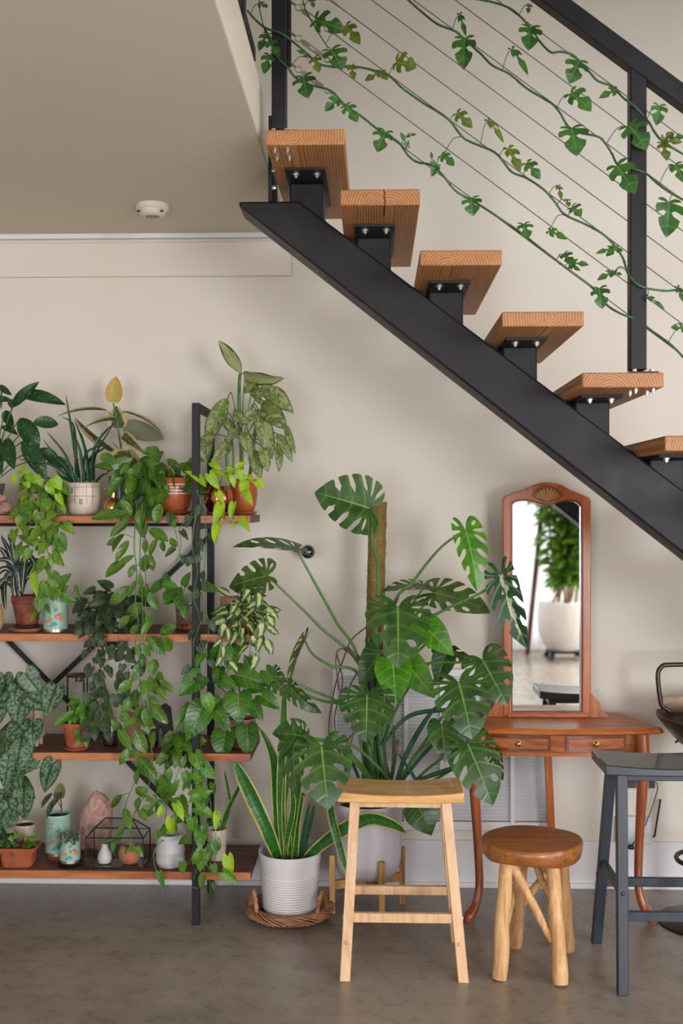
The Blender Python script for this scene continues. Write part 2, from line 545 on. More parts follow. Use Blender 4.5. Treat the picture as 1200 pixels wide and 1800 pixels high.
def m_thin_glass():
    t = NT('thin_pane'); tr = t.node('ShaderNodeBsdfTransparent'); tr.inputs[0].default_value = (0.9, 0.92, 0.92, 1)
    gl = t.node('ShaderNodeBsdfGlossy'); gl.inputs['Roughness'].default_value = 0.03
    ms = t.node('ShaderNodeMixShader'); fr = t.node('ShaderNodeLayerWeight'); fr.inputs[0].default_value = 0.5
    t.link(t.math('ADD', t.math('MULTIPLY', t.math('POWER', fr.outputs[1], 4.0), 0.6), 0.035), ms.inputs[0]); t.link(tr.outputs[0], ms.inputs[1]); t.link(gl.outputs[0], ms.inputs[2])
    t.link(ms.outputs[0], t.n['Material Output'].inputs[0]); return t.m
M_PANE = m_thin_glass()

# ------------------------------------------------------------ room shell
YW, YB, XL, XR, ZC, ZT = 4.82, -3.42, -3.7, 4.25, 2.79, 5.5
SX = -0.368                      # opening edge of the upper floor
struct(MB().box((XL, YB, -.08), (XR, YW, 0)), 'floor', M_FLOOR)
struct(MB().box((XL - .1, YW, -.08), (XR + .1, YW + .1, ZT)), 'wall_back', M_WALL)
struct(MB().box((XL - .1, YB, -.08), (XL, YW, ZT)), 'wall_left', M_WALL)
def wall_with_holes(axis, c0, c1, a0, a1, holes):
    """wall panel with rectangular openings; holes (lo, hi, z0, z1) do not overlap in the long direction"""
    m = MB(); x = a0
    def put(l, h, z0, z1):
        if axis == 'x': m.box((l, c0, z0), (h, c1, z1))
        else: m.box((c0, l, z0), (c1, h, z1))
    cols = sorted(set([a0, a1] + [q for h in holes for q in h[:2]]))
    for l, h in zip(cols[:-1], cols[1:]):
        z = -.08
        for (hl, hh, z0, z1) in sorted([q for q in holes if q[0] <= l + 1e-6 and q[1] >= h - 1e-6], key=lambda q: q[2]):
            put(l, h, z, z0); z = z1
        put(l, h, z, ZT)
    return m
rear = [(-2.5, -.7, .3, 2.4), (0.3, 2.0, .15, 2.35), (0.9, 2.9, 3.25, 4.95), (2.5, 4.1, .35, 2.65)]
# columns where the lower and upper openings overlap are handled per column
struct(wall_with_holes('x', YB - .1, YB, XL - .1, XR + .1, rear), 'wall_rear', M_WALL)
struct(wall_with_holes('y', XR, XR + .1, YB, YW, [(-.3, 2.1, .85, 2.35), (.7, 3.1, 3.45, 4.95)]), 'wall_right', M_WALL)
struct(MB().box((XL, YB, ZC), (SX, YW, 2.98)), 'ceiling', M_CEIL, bevel=.004)
struct(MB().box((SX, YB, ZC), (XR, 2.42, 2.98)), 'added_shade_slab', M_CEIL, bevel=.004)  # unseen slab added to keep low window light off the upper back wall
struct(MB().box((XL, YB, ZT), (XR, YW, ZT + .1)), 'ceiling_upper', M_CEIL)
# board and crown strip on the back wall below the low ceiling
struct(MB().box((XL, YW - .022, 2.606), (WX(512, 4.8), YW, 2.752)), 'trim_1', M_WALL, bevel=.003)
struct(MB().box((XL, YW - .03, 2.768), (SX + .02, YW, 2.79)), 'trim_2', M_TRIM, bevel=.003)
# baseboards: tall flat board with a shoe moulding
m = MB().box((XL, YW - .016, 0), (XR, YW, .197)); m.box((XL, YW - .03, 0), (XR, YW - .014, .022))
struct(m, 'baseboard_back', M_TRIM, bevel=.003)
for k, (x0, x1, z0, z1) in enumerate(rear):
    m = MB()
    for a, b, c, d in ((x0 - .06, x0, z0 - .06, z1 + .06), (x1, x1 + .06, z0 - .06, z1 + .06), (x0, x1, z0 - .06, z0), (x0, x1, z1, z1 + .06), ((x0 + x1) / 2 - .02, (x0 + x1) / 2 + .02, z0, z1), (x0, x1, (z0 + z1) / 2 - .02, (z0 + z1) / 2 + .02)):
        m.box((a, YB - .05, c), (b, YB + .03, d))
    struct(m, 'window_%d' % (k + 1), M_TRIM, bevel=.003)
for k, (y0, y1, z0, z1) in enumerate([(-.3, 2.1, .85, 2.35), (.7, 3.1, 3.45, 4.95)]):
    m = MB()
    for a, b, c, d in ((y0 - .06, y0, z0 - .06, z1 + .06), (y1, y1 + .06, z0 - .06, z1 + .06), (y0, y1, z0 - .06, z0), (y0, y1, z1, z1 + .06), ((y0 + y1) / 2 - .02, (y0 + y1) / 2 + .02, z0, z1)):
        m.box((XR - .03, a, c), (XR + .05, b, d))
    struct(m, 'window_%d' % (k + 5), M_TRIM, bevel=.003)

# louvered shutter panels fixed low on the back wall
S_W = F / 4.80
def LX(px): return WX(px, 4.79)
zt, zb = EYE - (1175 - VY) / S_W, EYE - (1456 - VY) / S_W
t = thing('louvered_shutter', 'white louvered shutter set low on the wall behind the monstera and the log stool', 'shutter', (LX(775), 4.80, zb))
xs = [LX(p) for p in (588, 650, 713, 776, 839, 900, 965)]
m = MB()
for x in xs: m.box((x - .009, 4.785, zb), (x + .009, YW, zt))
for a, b in zip(xs[:-1], xs[1:]):
    m.box((a + .009, 4.786, zb), (b - .009, YW, zb + .035)); m.box((a + .009, 4.786, zt - .03), (b - .009, YW, zt))
m.build('frame', M_TRIM, t, bevel=.002)
m = MB()
for a, b in zip(xs[:-1], xs[1:]):
    z = zb + .045
    while z < zt - .035:
        m.beam((a + .009, 4.80, z), (b - .009, 4.80, z), .0165, .003, up=(0, -0.62, 0.78))
        z += .0150
m.build('slats', M_TRIM, t, smooth=False)
MB().box((xs[0], 4.812, zb + .01), (xs[-1], 4.8195, zt - .01)).build('slat_gap_shade', plain('slat_gap_shade_grey', rgb(96, 92, 96), .8), t, smooth=False)  # grey sheet painted as the shade in the gaps between the slats

# smoke detector
c = W(268, 356, 0) if False else None
dy = 1.17 * F / (890 - 357); c = Vector((WX(268, dy), dy, ZC))
t = thing('smoke_detector', 'round white smoke detector on the low ceiling', 'smoke detector', c)
M_DET = plain('detector_plastic', rgb(222, 216, 200), 0.4, var=0.02)
MB().lathe([(.062, 0), (.064, -.004), (.064, -.018), (.059, -.023)], c, 36).build('base', M_DET, t)
MB().lathe([(.056, -.023), (.052, -.034), (.040, -.044), (.034, -.046)], c, 36).build('cover', M_DET, t)
m = MB()
for k in range(-4, 5):
    h = .022 * sqrt(max(0.05, 1 - (k / 5) ** 2))
    m.box((c.x + k * .006 - .0014, c.y - h, c.z - .0468), (c.x + k * .006 + .0014, c.y + h, c.z - .0455))
for s in (-1, 1): m.box((c.x + s * .045 - .007, c.y - .042, c.z - .037), (c.x + s * .045 + .004, c.y - .034, c.z - .031))
m.build('grille', plain('grille_black', rgb(40, 38, 36), .6), t, smooth=False)

# ------------------------------------------------------------ staircase
YF, TL = 3.515, 0.914
M_TREAD = ringwood('fir_tread', ((116, 68, 34), (172, 114, 64), (204, 152, 98)))
M_TREADS = wood('fir_tread_face', ((108, 62, 36), (158, 96, 58), (186, 122, 78)), (2, 2, 2), 'y', .5, 7)
stair = thing('staircase', 'open staircase with thick wooden treads on one black steel stringer', 'staircase', (W(2000, 900, 3.98).x, 3.98, 0))
corners = [(467, 606, 228, 254), (597.5, 738, 333, 360), (738, 882, 440, 466), (882, 1026, 548, 573.5), (1023, 1166.5, 655, 681), (1168, 1310, 766, 793)]
tr = []
for a, b, c_, d in corners:
    A = W(a, c_, YF); B = W(b, d, YF); tr.append((A.x, B.x, B.z, A.z))
dx = tr[4][0] - tr[3][0]
for k in range(8):
    l = tr[-1]; tr.append((l[0] + .2485, l[1] + .2485, l[2] - .19, l[3] - .19))
s_pl = F / 3.747
YS0, YS1 = 3.895, 4.07
for k, (x0, x1, z0, z1) in enumerate(tr):
    if z0 < .15: break
    e = Vector((0, 0, 0))
    m = MB().box((x0, YF, z0), (x1, YF + TL, z1))
    # mesh origin at tread centre so the growth rings sit inside it
    cen = Vector(((x0 + x1) / 2 + (.03 if k % 2 else -.04) , YF, z0 - (.02 if k % 3 else -.03)))
    for v in m.v: v -= cen
    o = m.build('tread', M_TREAD, None, bevel=.004); o.parent = stair
    o.location = cen - stair.location
    # pressure crack of the second tread
    px0 = x0 + .040; px1 = px0 + .136
    m = MB().box((px0, 3.745, z0 - .009), (px1, 4.218, z0))
    p = m.build('mounting_plate', M_STEEL, stair, bevel=.001)
    for bx in (px0 + .035, px1 - .030):
        for by in (3.79, 4.175):
            c = Vector((bx, by, z0 - .009)); m = MB()
            m.lathe([(.0135, -.0025), (.0135, 0)], c, 16); m.lathe([(.009, -.010), (.009, -.002)], c, 6); m.lathe([(.0045, -.015), (.0045, -.009)], c, 8)
            m.build('bolt', M_ZINC, p)
    xa, xb = px0 + .006, px1 - .012
    MB().prism([(xa, z0 - .008), (xb, z0 - .008), (xb, z0 - .008 - .155), (xb - .02, z0 - .175), (xa, z0 - .10)], YS0 + .004, YS1 - .004).build('riser_bracket', M_STEEL, stair, bevel=.006)
q = [W(418, 354, YS0), W(526, 354, YS0), W(2240, 1648, YS0), W(2240, 1712, YS0), W(2088, 1712, YS0), W(421, 363, YS0)]
sl = (W(1066, 760, YS0).z - W(685, 473, YS0).z) / (W(1066, 760, YS0).x - W(685, 473, YS0).x)
u0 = W(685, 473, YS0); l0 = W(673, 560, YS0); l1 = W(421, 363, YS0)
def up(x): return u0.z + sl * (x - u0.x)
sl2 = (W(1046, 852, YS0).z - l1.z) / (W(1046, 852, YS0).x - l1.x)
zt_ = q[0].z
xt = u0.x + (zt_ - u0.z) / sl; xe_u = u0.x + (0 - u0.z) / sl; xe_l = l1.x + (0 - l1.z) / sl2
poly = [(q[0].x, zt_), (xt, zt_), (xe_u, 0.0), (xe_l, 0.0), (l1.x, l1.z)]
MB().prism(poly, YS0, YS1).build('stringer', M_STEEL, stair, bevel=.008)
# plate that fixes the stringer to the edge of the upper floor
m = MB().box((SX - .001, 3.88, 2.675), (SX + .012, 4.10, 2.97))
m.build('end_plate', M_STEEL, stair, bevel=.001)
for z in (2.72, 2.78): MB().ball((SX + .02, 3.878, z), .010, 6, (1, .7, 1)).build('bolt', M_ZINC, stair)
# dark checks in the end grain
M_CRACK = plain('wood_crack', rgb(38, 22, 14), .9)
x0, x1, z0, z1 = tr[1]
m = MB(); px = [(674, 333), (676, 340), (674.5, 346), (677, 352), (676, 360)]
rows = [[W(a - 1.0, b, YF - .0008), W(a + 1.0, b, YF - .0008)] for a, b in px]
m.quadgrid(rows)
rows = [[Vector((W(675.6 + j, 360, YF).x, y, z0 - .0008)) for j in (-1.0, 1.0)] for y in (YF, YF + .05, YF + .12)]
m.quadgrid(rows); m.build('crack', M_CRACK, stair, smooth=False)

# ------------------------------------------------------------ stair railing
YP = 3.59
ra = thing('stair_railing', 'black steel stair railing with handrail, posts and thin cables', 'railing', (WX(490, YP), YP, 2.796))
def post(pxl, pxr, pyb, ztop, yc=YP):
    a = W(pxl, pyb, yc - .025); b = W(pxr, pyb, yc - .025)
    MB().box((a.x, yc - .025, a.z), (b.x, yc + .025, ztop)).build('post', M_STEEL, ra, bevel=.003)
    return a, b
a, b = post(477, 503, 227, 3.95)
p1z = tr[0][3]
MB().box((a.x - .005, YP - .055, tr[0][3]), (b.x + .04, YP + .055, tr[0][3] + .006)).build('base_plate', M_STEEL, ra)
MB().box((b.x, YP - .004, W(0, 124, YP).z), (b.x + .014, YP + .004, 3.95)).build('cable_tab', M_STEEL, ra, bevel=.002)
# handrail
hs = -.743 * 1.0
def HR(px): return 185 + (px - 1200) * .743     # lower front edge in the photo
yf = YP - .03
A = W(640, HR(640), yf); B = W(1560, HR(1560), yf)
p_top = W(1120, HR(1120), YP)
a2, b2 = post(1108, 1136.5, 650, W(1121, HR(1121), YP).z + .005)
MB().box((a2.x - .006, YP - .055, tr[4][3]), (b2.x + .030, YP + .055, tr[4][3] + .006)).build('base_plate', M_STEEL, ra)
for (X, T) in ((a.x, 0), (a2.x, 4)):
    for dx_ in (.012, .066 if T else .052):
        for yy in (YP - .04, YP + .04):
            m = MB()
            m.lathe([(.0075, .006), (.0075, .014), (.003, .016)], (X + dx_ - .004, yy, tr[T][3]), 8)
            m.lathe([(.008, -.010), (.008, 0)], (X + dx_, yy, tr[T][2]), 10); m.lathe([(.0035, -.016), (.0035, -.01)], (X + dx_, yy, tr[T][2]), 8)
            m.build('base_bolt', M_ZINC, ra)
hd = (B - A).normalized(); hn = Vector((-hd.z, 0, hd.x))
hh = .073 * hd.x
poly = [(A.x, A.z), (B.x, B.z), (B.x, B.z + .073), (A.x, A.z + .073)]
MB().prism(poly, yf, yf + .055).build('handrail', M_STEEL, ra, bevel=.004)
# next post down the stairs, past the right edge
xq = a2.x + .994
zz = tr[8][3]
MB().box((xq, YP - .025, zz), (xq + .053, YP + .025, A.z + (xq - A.x) * hd.z / hd.x)).build('post', M_STEEL, ra, bevel=.003)
# cables with turnbuckles
for k in range(8):
    a = W(507, 109 - 54.4 * k, YP); b = W(1106, 555 - 54.6 * k, YP)
    d = (b - a); e = a + d * 2.6
    MB().tube([a + d * .12, e], .0016, 6).build('cable', M_CABLE, ra)
    if k < 4:
        m = MB(); dn = d.normalized(); nz = Vector((-dn.z, 0, dn.x))
        m.tube([a - dn * .005, a + dn * .03], .0042, 6)
        m.tube([a + dn * .04 + (dn * cos(t) + nz * sin(t)) * .010 for t in [i * pi / 6 for i in range(13)]], .0022, 5)
        for s in (-1, 1): m.tube([a + dn * .055 + nz * s * .006, a + dn * .135 + nz * s * .006], .0022, 5)
        m.tube([a + dn * .052, a + dn * .085], .003, 5); m.tube([a + dn * .105, a + dn * .145], .003, 5)
        m.tube([a + dn * .155 + (dn * cos(t) + nz * sin(t)) * .008 for t in [i * pi / 6 for i in range(13)]], .002, 5)
        m.tube([a + dn * .165, a + dn * .20], .0035, 5)
        m.build('turnbuckle', M_ZINC, ra)

# balcony railing along the edge of the upper floor
br = thing('balcony_railing', 'black steel guard rail on the edge of the upper floor', 'railing', (SX - .03, 3.2, 2.98))
MB().box((SX - .05, 1.2, 3.03), (SX - .01, 3.56, 3.07)).build('bottom_rail', M_STEEL, br, bevel=.002)
MB().box((SX - .05, 1.2, 3.93), (SX - .01, 3.56, 3.98)).build('top_rail', M_STEEL, br, bevel=.002)
for y in (1.4, 3.22):
    MB().box((SX - .052, y - .025, 2.98), (SX - .004, y + .025, 3.95)).build('post', M_STEEL, br, bevel=.002)
for k in range(5):
    MB().tube([(SX - .03, 1.3, 3.2 + .14 * k), (SX - .03, 3.5, 3.2 + .14 * k)], .0016, 5).build('cable', M_CABLE, br)
# ------------------------------------------------------------ saddle stools
def saddle_stool(name, label, xc, yf, w, dep, zs, feet, mats, zst, zside, leg=.036):
    """feet: (x_left, x_right, y_front, y_back) centres on the floor"""
    msd, mleg, mdk = mats
    t = thing(name, label, 'stool', (xc, yf + dep / 2, 0))
    N = 16; th = .036; dip = .013
    m = MB(); rows = []
    for i in range(N + 1):
        q = i / N; x = xc - w / 2 + w * q; z = zs - dip * (1 - (2 * q - 1) ** 2) ; zb_ = zs - th - .003 * (1 - (2 * q - 1) ** 2)
        rows.append([(x, yf, zb_), (x, yf, z), (x, yf + dep, z), (x, yf + dep, zb_)])
    m.quadgrid(rows, close=True); m.poly(rows[0][::-1]); m.poly(rows[-1])
    m.build('seat', msd, t, bevel=.004, weld=True)
    xl, xr, y0, y1 = feet
    zt_ = zs - th
    tops = {}
    for sx, xf in ((-1, xl), (1, xr)):
        for sy, yy in ((-1, y0), (1, y1)):
            tx = xc + sx * (w / 2 - .062); ty = yf + dep / 2 + sy * (dep / 2 - .045)
            tops[sx, sy] = (Vector((tx, ty, zt_)), Vector((xf, yy, 0)))
            MB().beam((xf, yy, 0), (tx, ty, zt_), leg, leg * .95, cut='z').build('leg', mleg if sy < 0 else mdk, t, bevel=.003)
    def at(sx, sy, z):
        a, b = tops[sx, sy]; return b.lerp(a, z / zt_)
    for sy in (-1, 1):
        MB().beam(at(-1, sy, zt_ - .012), at(1, sy, zt_ - .012), .018, .028).build('apron', mleg if sy < 0 else mdk, t, bevel=.002)
        MB().beam(at(-1, sy, zst), at(1, sy, zst), .02, .032).build('stretcher', mleg if sy < 0 else mdk, t, bevel=.002)
    for sx in (-1, 1):
        MB().beam(at(sx, -1, zside), at(sx, 1, zside), .02, .030).build('side_stretcher', mdk, t, bevel=.002)
        MB().beam(at(sx, -1, zt_ - .02), at(sx, 1, zt_ - .02), .018, .036).build('side_apron', mdk, t, bevel=.002)
    for sx in (-1, 1):
        c = at(sx, -1, zside) + Vector((0, -leg / 2, 0))
        MB().ball(c, .008, 6, (1, .5, 1)).build('plug', mdk, t)
        c = at(sx, 1, zst + .03) + Vector((sx * leg / 2, 0, 0)); MB().ball(c, .007, 6, (.6, 1, 1)).build('plug', mdk, t)
        c = at(sx, -1, zst) + Vector((sx * leg / 2, 0, 0)); MB().ball(c, .007, 6, (.6, 1, 1)).build('plug', mdk, t)
    return t
M_NSEAT = wood('natural_stool_seat', ((196, 138, 78), (224, 172, 108), (236, 190, 130)), (2.2, 3.5, 2), 'x', .32, 7, .3)
M_NLEG = wood('natural_stool_leg', ((204, 158, 110), (224, 182, 138), (234, 196, 154)), (4, 4, 1.2), 'z', .42, 7)
M_BSEAT = wood('black_stool_paint', ((44, 46, 50), (52, 55, 60), (60, 63, 68)), (2, 2, 2), 'x', .38, 8, .25)
M_BLEG = wood('black_stool_leg_paint', ((44, 50, 58), (52, 58, 67), (60, 66, 74)), (3, 3, 1), 'z', .45, 8)
A = W(592, 1398, 3.93); B = W(816, 1398, 3.93)
saddle_stool('saddle_stool', 'light natural wood saddle-seat counter stool in front of the big monstera', (A.x + B.x) / 2, 3.93, B.x - A.x, .235, .622,
             (W(606, 1728, 3.85).x, W(814, 1728, 3.85).x, 3.85, 4.20), (M_NSEAT, M_NLEG, M_NLEG), .2, .123)
A = W(1064, 1345, 3.80)
BSX = A.x + .225
saddle_stool('saddle_stool', 'tall black painted saddle-seat stool at the right edge beside the vanity', BSX, 3.80, .45, .25, .753,
             (W(1094, 1740, 3.765).x, 2 * BSX - W(1094, 1740, 3.765).x, 3.765, 4.21), (M_BSEAT, M_BLEG, M_BLEG), .25, .327)

# ------------------------------------------------------------ log stool
M_LOGTOP = wood('teak_stool_top', ((112, 62, 24), (156, 94, 42), (182, 116, 58)), (3, 3, 3), 'x', .35, 5, .2, 2.5)
M_LOG = wood('peeled_branch', ((176, 124, 74), (214, 166, 112), (230, 188, 136)), (5, 5, 1.2), 'z', .6, 6, 0, 1.6, .2)
yc = 4.0; c = Vector((WX(935, yc), yc, 0))
ls = thing('log_stool', 'low round stool with a brown slab seat on peeled branch legs', 'stool', c)
zt_ = EYE - (1471 - VY) * yc / F
m = MB(); n = 48
prof = [(0, -.058), (.7, -.058), (.93, -.056), (.985, -.045), (1.0, -.02), (.99, -.005), (.96, 0), (.6, .001), (0, .001)]
rows = []
for r, z in prof:
    rows.append([(c.x + .178 * r * (1 + .03 * sin(2 * th + .4) + .018 * sin(5 * th) + (.012 * sin(9 * th) if z < -.01 else 0)) * cos(th),
                  c.y + .172 * r * (1 + .02 * cos(3 * th)) * sin(th), zt_ + z + (.006 * sin(3 * th + 1) * r if z < -.01 else 0)) for th in [2 * pi * k / n for k in range(n)]])
m.quadgrid(rows, close=True).build('seat', M_LOGTOP, ls, weld=True)
def branch(a, b, r0, r1, name='leg', par=ls, seed=0):
    a, b = Vector(a), Vector(b); P = []; R = []
    for i in range(15):
        q = i / 14; p = a.lerp(b, q)
        k = .0035 * (1 if 0 < i < 14 else .3)
        p += Vector((noise.noise((q * 3, seed, 0)), noise.noise((q * 3, seed, 5)), 0)) * k * 2
        P.append(p); R.append((r0 + (r1 - r0) * q) * (1 + .07 * noise.noise((q * 5, seed, 9))) * (.93 if i in (0, 14) else 1))
    return MB().tube(P, R, 16).build(name, M_LOG, par, angle=60)
feet = [(W(877, 1700, 3.87), 3.87), (W(985, 1716, 3.83), 3.83), (W(905, 1655, 4.16), 4.16), (W(997, 1665, 4.13), 4.13)]
tops = [(-.085, -.10), (.085, -.105), (-.07, .085), (.07, .09)]
topx = [WX(890, 3.9), WX(971, 3.9), WX(918, 4.09), WX(985, 4.09)]
legs = []
for k, ((f, y), (ox, oy)) in enumerate(zip(feet, tops)):
    a = Vector((f.x, y, .0)); b = Vector((topx[k], c.y + oy, zt_ - .05)); legs.append((a, b))
    branch(a + Vector((0, 0, .002)), b, .0275, .0235, seed=k * 3)
def lp(k, z): a, b = legs[k]; return a.lerp(b, z / b.z)
branch(lp(0, .385) + Vector((.02, 0, 0)), lp(1, .14) - Vector((.02, 0, 0)), .016, .013, 'brace', seed=21)
branch(lp(2, .15), lp(3, .36), .015, .014, 'brace', seed=22)
branch(lp(0, .16) + Vector((.01, .02, 0)), lp(2, .38), .015, .013, 'brace', seed=23)
branch(lp(1, .37) + Vector((-.02, .03, 0)) , lp(3, .16) , .014, .013, 'brace', seed=24)
branch(Vector((topx[1] - .06, c.y, zt_ - .06)), lp(1, .25) + Vector((0, .02, 0)), .013, .013, 'brace', seed=25)

# ------------------------------------------------------------ vanity table with mirror
M_OAK = wood('orange_oak', ((138, 68, 24), (182, 98, 40), (204, 124, 62)), (2.4, 2.4, 2.4), 'x', .42, 6, .08, 2.0)
M_OAKZ = wood('orange_oak_upright', ((128, 60, 22), (170, 88, 40), (194, 112, 58)), (3, 3, 1.5), 'z', .25, 6, .5, 1.5)
M_OAKD = wood('dark_oak_trim', ((84, 36, 14), (116, 54, 22), (138, 70, 32)), (3, 3, 3), 'x', .3, 6, .3)
M_BRASS = plain('aged_brass', rgb(150, 120, 66), .3, .9, var=.15, scale=60)
VCX = WX(983, 4.43)
va = thing('vanity_table', 'orange oak vanity table with two drawers and curved legs', 'table', (VCX, 4.6, 0))
def outline(g, yb=4.775):
    """table outline grown by g: bowed front, sides narrowing to the back"""
    P = [(-.30 - g * .6, yb), (-.405 - g, 4.455)]
    for k in range(1, 12):
        q = k / 12; P.append((-.405 - g + (.81 + 2 * g) * q, 4.455 - g - .055 * sin(pi * q) ** .8))
    P += [(.405 + g, 4.455), (.30 + g * .6, yb)]
    return [(VCX + x, y) for x, y in P]
ztab = .752
m = MB()
rows = []
for g, z in ((-.03, ztab - .026), (0, ztab - .024), (.007, ztab - .018), (.004, ztab - .010), (-.004, ztab - .003), (-.010, ztab)):
    rows.append([(x, y, z) for x, y in outline(g)])
m.quadgrid(rows, close=True); m.poly(rows[-1]); m.poly(rows[0][::-1])
m.build('table_top', M_OAK, va, angle=50)
m = MB(); o0 = outline(-.055, 4.76)
m.quadgrid([[(x, y, .640) for x, y in o0], [(x, y, ztab - .025) for x, y in o0]], close=True)
m.quadgrid([[(x, y, .636) for x, y in outline(-.047, 4.76)], [(x, y, .650) for x, y in outline(-.047, 4.76)]], close=True)
m.poly([(x, y, .640) for x, y in o0])
m.build('apron', M_OAK, va, angle=50)
def fronty(x):
    P = outline(-.055, 4.76)
    for a, b in zip(P[1:-2], P[2:-1]):
        if a[0] <= x <= b[0]:
            return a[1] + (b[1] - a[1]) * (x - a[0]) / (b[0] - a[0])
    return 4.42
for pxa, pxb in ((857, 970), (996, 1107)):
    x0, x1 = WX(pxa, 4.415), WX(pxb, 4.415); z0, z1 = .655, .715
    def face(x0, x1, z0, z1, off):
        f = [[(x0 + (x1 - x0) * k / 8, fronty(x0 + (x1 - x0) * k / 8) - off, z) for k in range(9)] for z in (z0, z1)]
        r = [[(p[0], p[1] + off + .004, p[2]) for p in row] for row in f]
        mm = MB(); mm.quadgrid([r[0], f[0], f[1], r[1]]); mm.poly([r[0][0], f[0][0], f[1][0], r[1][0]]); mm.poly([r[0][-1], f[0][-1], f[1][-1], r[1][-1]][::-1])
        return mm
    d = face(x0, x1, z0, z1, .006).build('drawer', M_OAKD, va)
    face(x0 + .012, x1 - .012, z0 + .011, z1 - .011, .009).build('front_panel', M_OAK, d)
    xc_ = (x0 + x1) / 2; y_ = fronty(xc_) - .011
    km = MB(); rows = []
    for r, dy_ in ((.013, .002), (.013, -.002), (.010, -.003), (.009, -.006), (.005, -.010), (.009, -.016), (.009, -.020), (0.001, -.022)):
        rows.append([(xc_ + r * cos(2 * pi * k / 20), y_ + dy_, .685 + r * sin(2 * pi * k / 20)) for k in range(20)])
    km.quadgrid(rows, close=True).build('knob', M_BRASS, d)
def cab(sx):
    xt_ = VCX + sx * (.405 - .075)
    pts = [(xt_ + sx * .0, 4.475, .72), (xt_ + sx * .004, 4.465, .62), (xt_ + sx * -.002, 4.46, .50), (xt_ - sx * .012, 4.46, .33), (xt_ - sx * .018, 4.455, .2), (xt_ - sx * .018, 4.445, .12), (xt_ - sx * .002, 4.43, .055), (xt_ + sx * .022, 4.41, .022), (xt_ + sx * .03, 4.405, .0)]
    P = catmull(pts, 5); n = len(P)
    rad = [.030, .027, .022, .018, .0165, .0165, .018, .022, .018]
    R = []
    for i in range(n):
        q = i / (n - 1) * (len(rad) - 1); k = min(int(q), len(rad) - 2); R.append(rad[k] + (rad[k + 1] - rad[k]) * (q - k))
    MB().tube(P, R, 14).build('leg', M_OAKZ, va, angle=70)
cab(-1); cab(1)
MB().beam((WX(961, 4.7), 4.70, .66), (WX(976, 4.7), 4.735, 0), .030, .03, cut='z').build('leg', M_OAKZ, va, bevel=.003)

mi = thing('vanity_mirror', 'tall arched mirror in an orange oak frame with a carved shell crest', 'mirror', (WX(960, 4.68), 4.70, ztab))
ym, yb_ = 4.675, 4.70
def MX(px): return WX(px, ym)
def MZ(py): return EYE - (py - VY) * ym / F
topc = [(883, 878), (886, 872), (900, 867), (918, 861), (935, 853), (948, 849), (960, 848), (972, 849), (986, 853), (1002, 862), (1018, 868), (1032, 874), (1036.5, 880)]
inn = [(897, 885), (901, 881), (908, 879), (920, 878), (932, 880), (945, 884), (957, 886.5), (970, 885), (984, 880), (1000, 878), (1012, 880), (1018, 884), (1022, 888)]
m = MB(); outer = [(MX(a), MZ(b)) for a, b in topc]; inner = [(MX(a), MZ(b)) for a, b in inn]
ob = [(MX(883), MZ(1256))] + outer + [(MX(1036.5), MZ(1256))]
ib = [(MX(897), MZ(1249))] + inner + [(MX(1022), MZ(1249))]
def fr(y0, y1, A_, B_):
    n = len(A_)
    f0 = [[(x, y0, z) for x, z in A_], [(x, y0, z) for x, z in B_]]
    b0 = [[(x, y1, z) for x, z in A_], [(x, y1, z) for x, z in B_]]
    mm = MB()
    mm.quadgrid([f0[0] , f0[1], b0[1], b0[0], f0[0]], close=True)
    return mm
fr(ym - .022, yb_ + .01, ob, ib).build('frame', M_OAKZ, mi, weld=True, bevel=.003)
ib2 = [(x, z) for x, z in ib]
cx_ = MX(959.5); cz_ = MZ(1060)
sh = [(cx_ + (x - cx_) * .955, cz_ + (z - cz_) * .985) for x, z in ib2]
fr(ym - .014, ym + .004, ib2, sh).build('inner_lip', M_OAKD, mi, weld=True)
t = NT('mirror_glass'); t.set(Base_Color=(.93, .94, .93, 1), Roughness=0.0, Metallic=1.0)
MB().prism([(x, z) for x, z in ib2], ym + .002, ym + .008).build('glass', t.m, mi, smooth=False)
MB().prism([(MX(884), MZ(1200)), (MX(1036), MZ(1200)), (MX(1036), MZ(880)), (MX(884), MZ(880))], yb_ + .0101, yb_ + .014).build('back_board', M_OAKD, mi, smooth=False)
MB().box((MX(890), ym - .03, MZ(1257)), (MX(1030), yb_, MZ(1250))).build('bottom_rail', M_OAK, mi, bevel=.002)
# scrolled side brackets
for s, xa in ((1, 1027), (-1, 893)):
    P = [(0, 1261), (0, 1203), (6, 1209), (13, 1218), (17, 1223), (24, 1231), (27, 1240), (35, 1249), (43, 1257), (50, 1263), (50, 1265), (0, 1265)]
    MB().prism([(MX(xa + s * a), max(ztab + .001, MZ(b))) for a, b in P[:-2]] , ym - .02, ym).build('bracket', M_OAKZ, mi, bevel=.002)
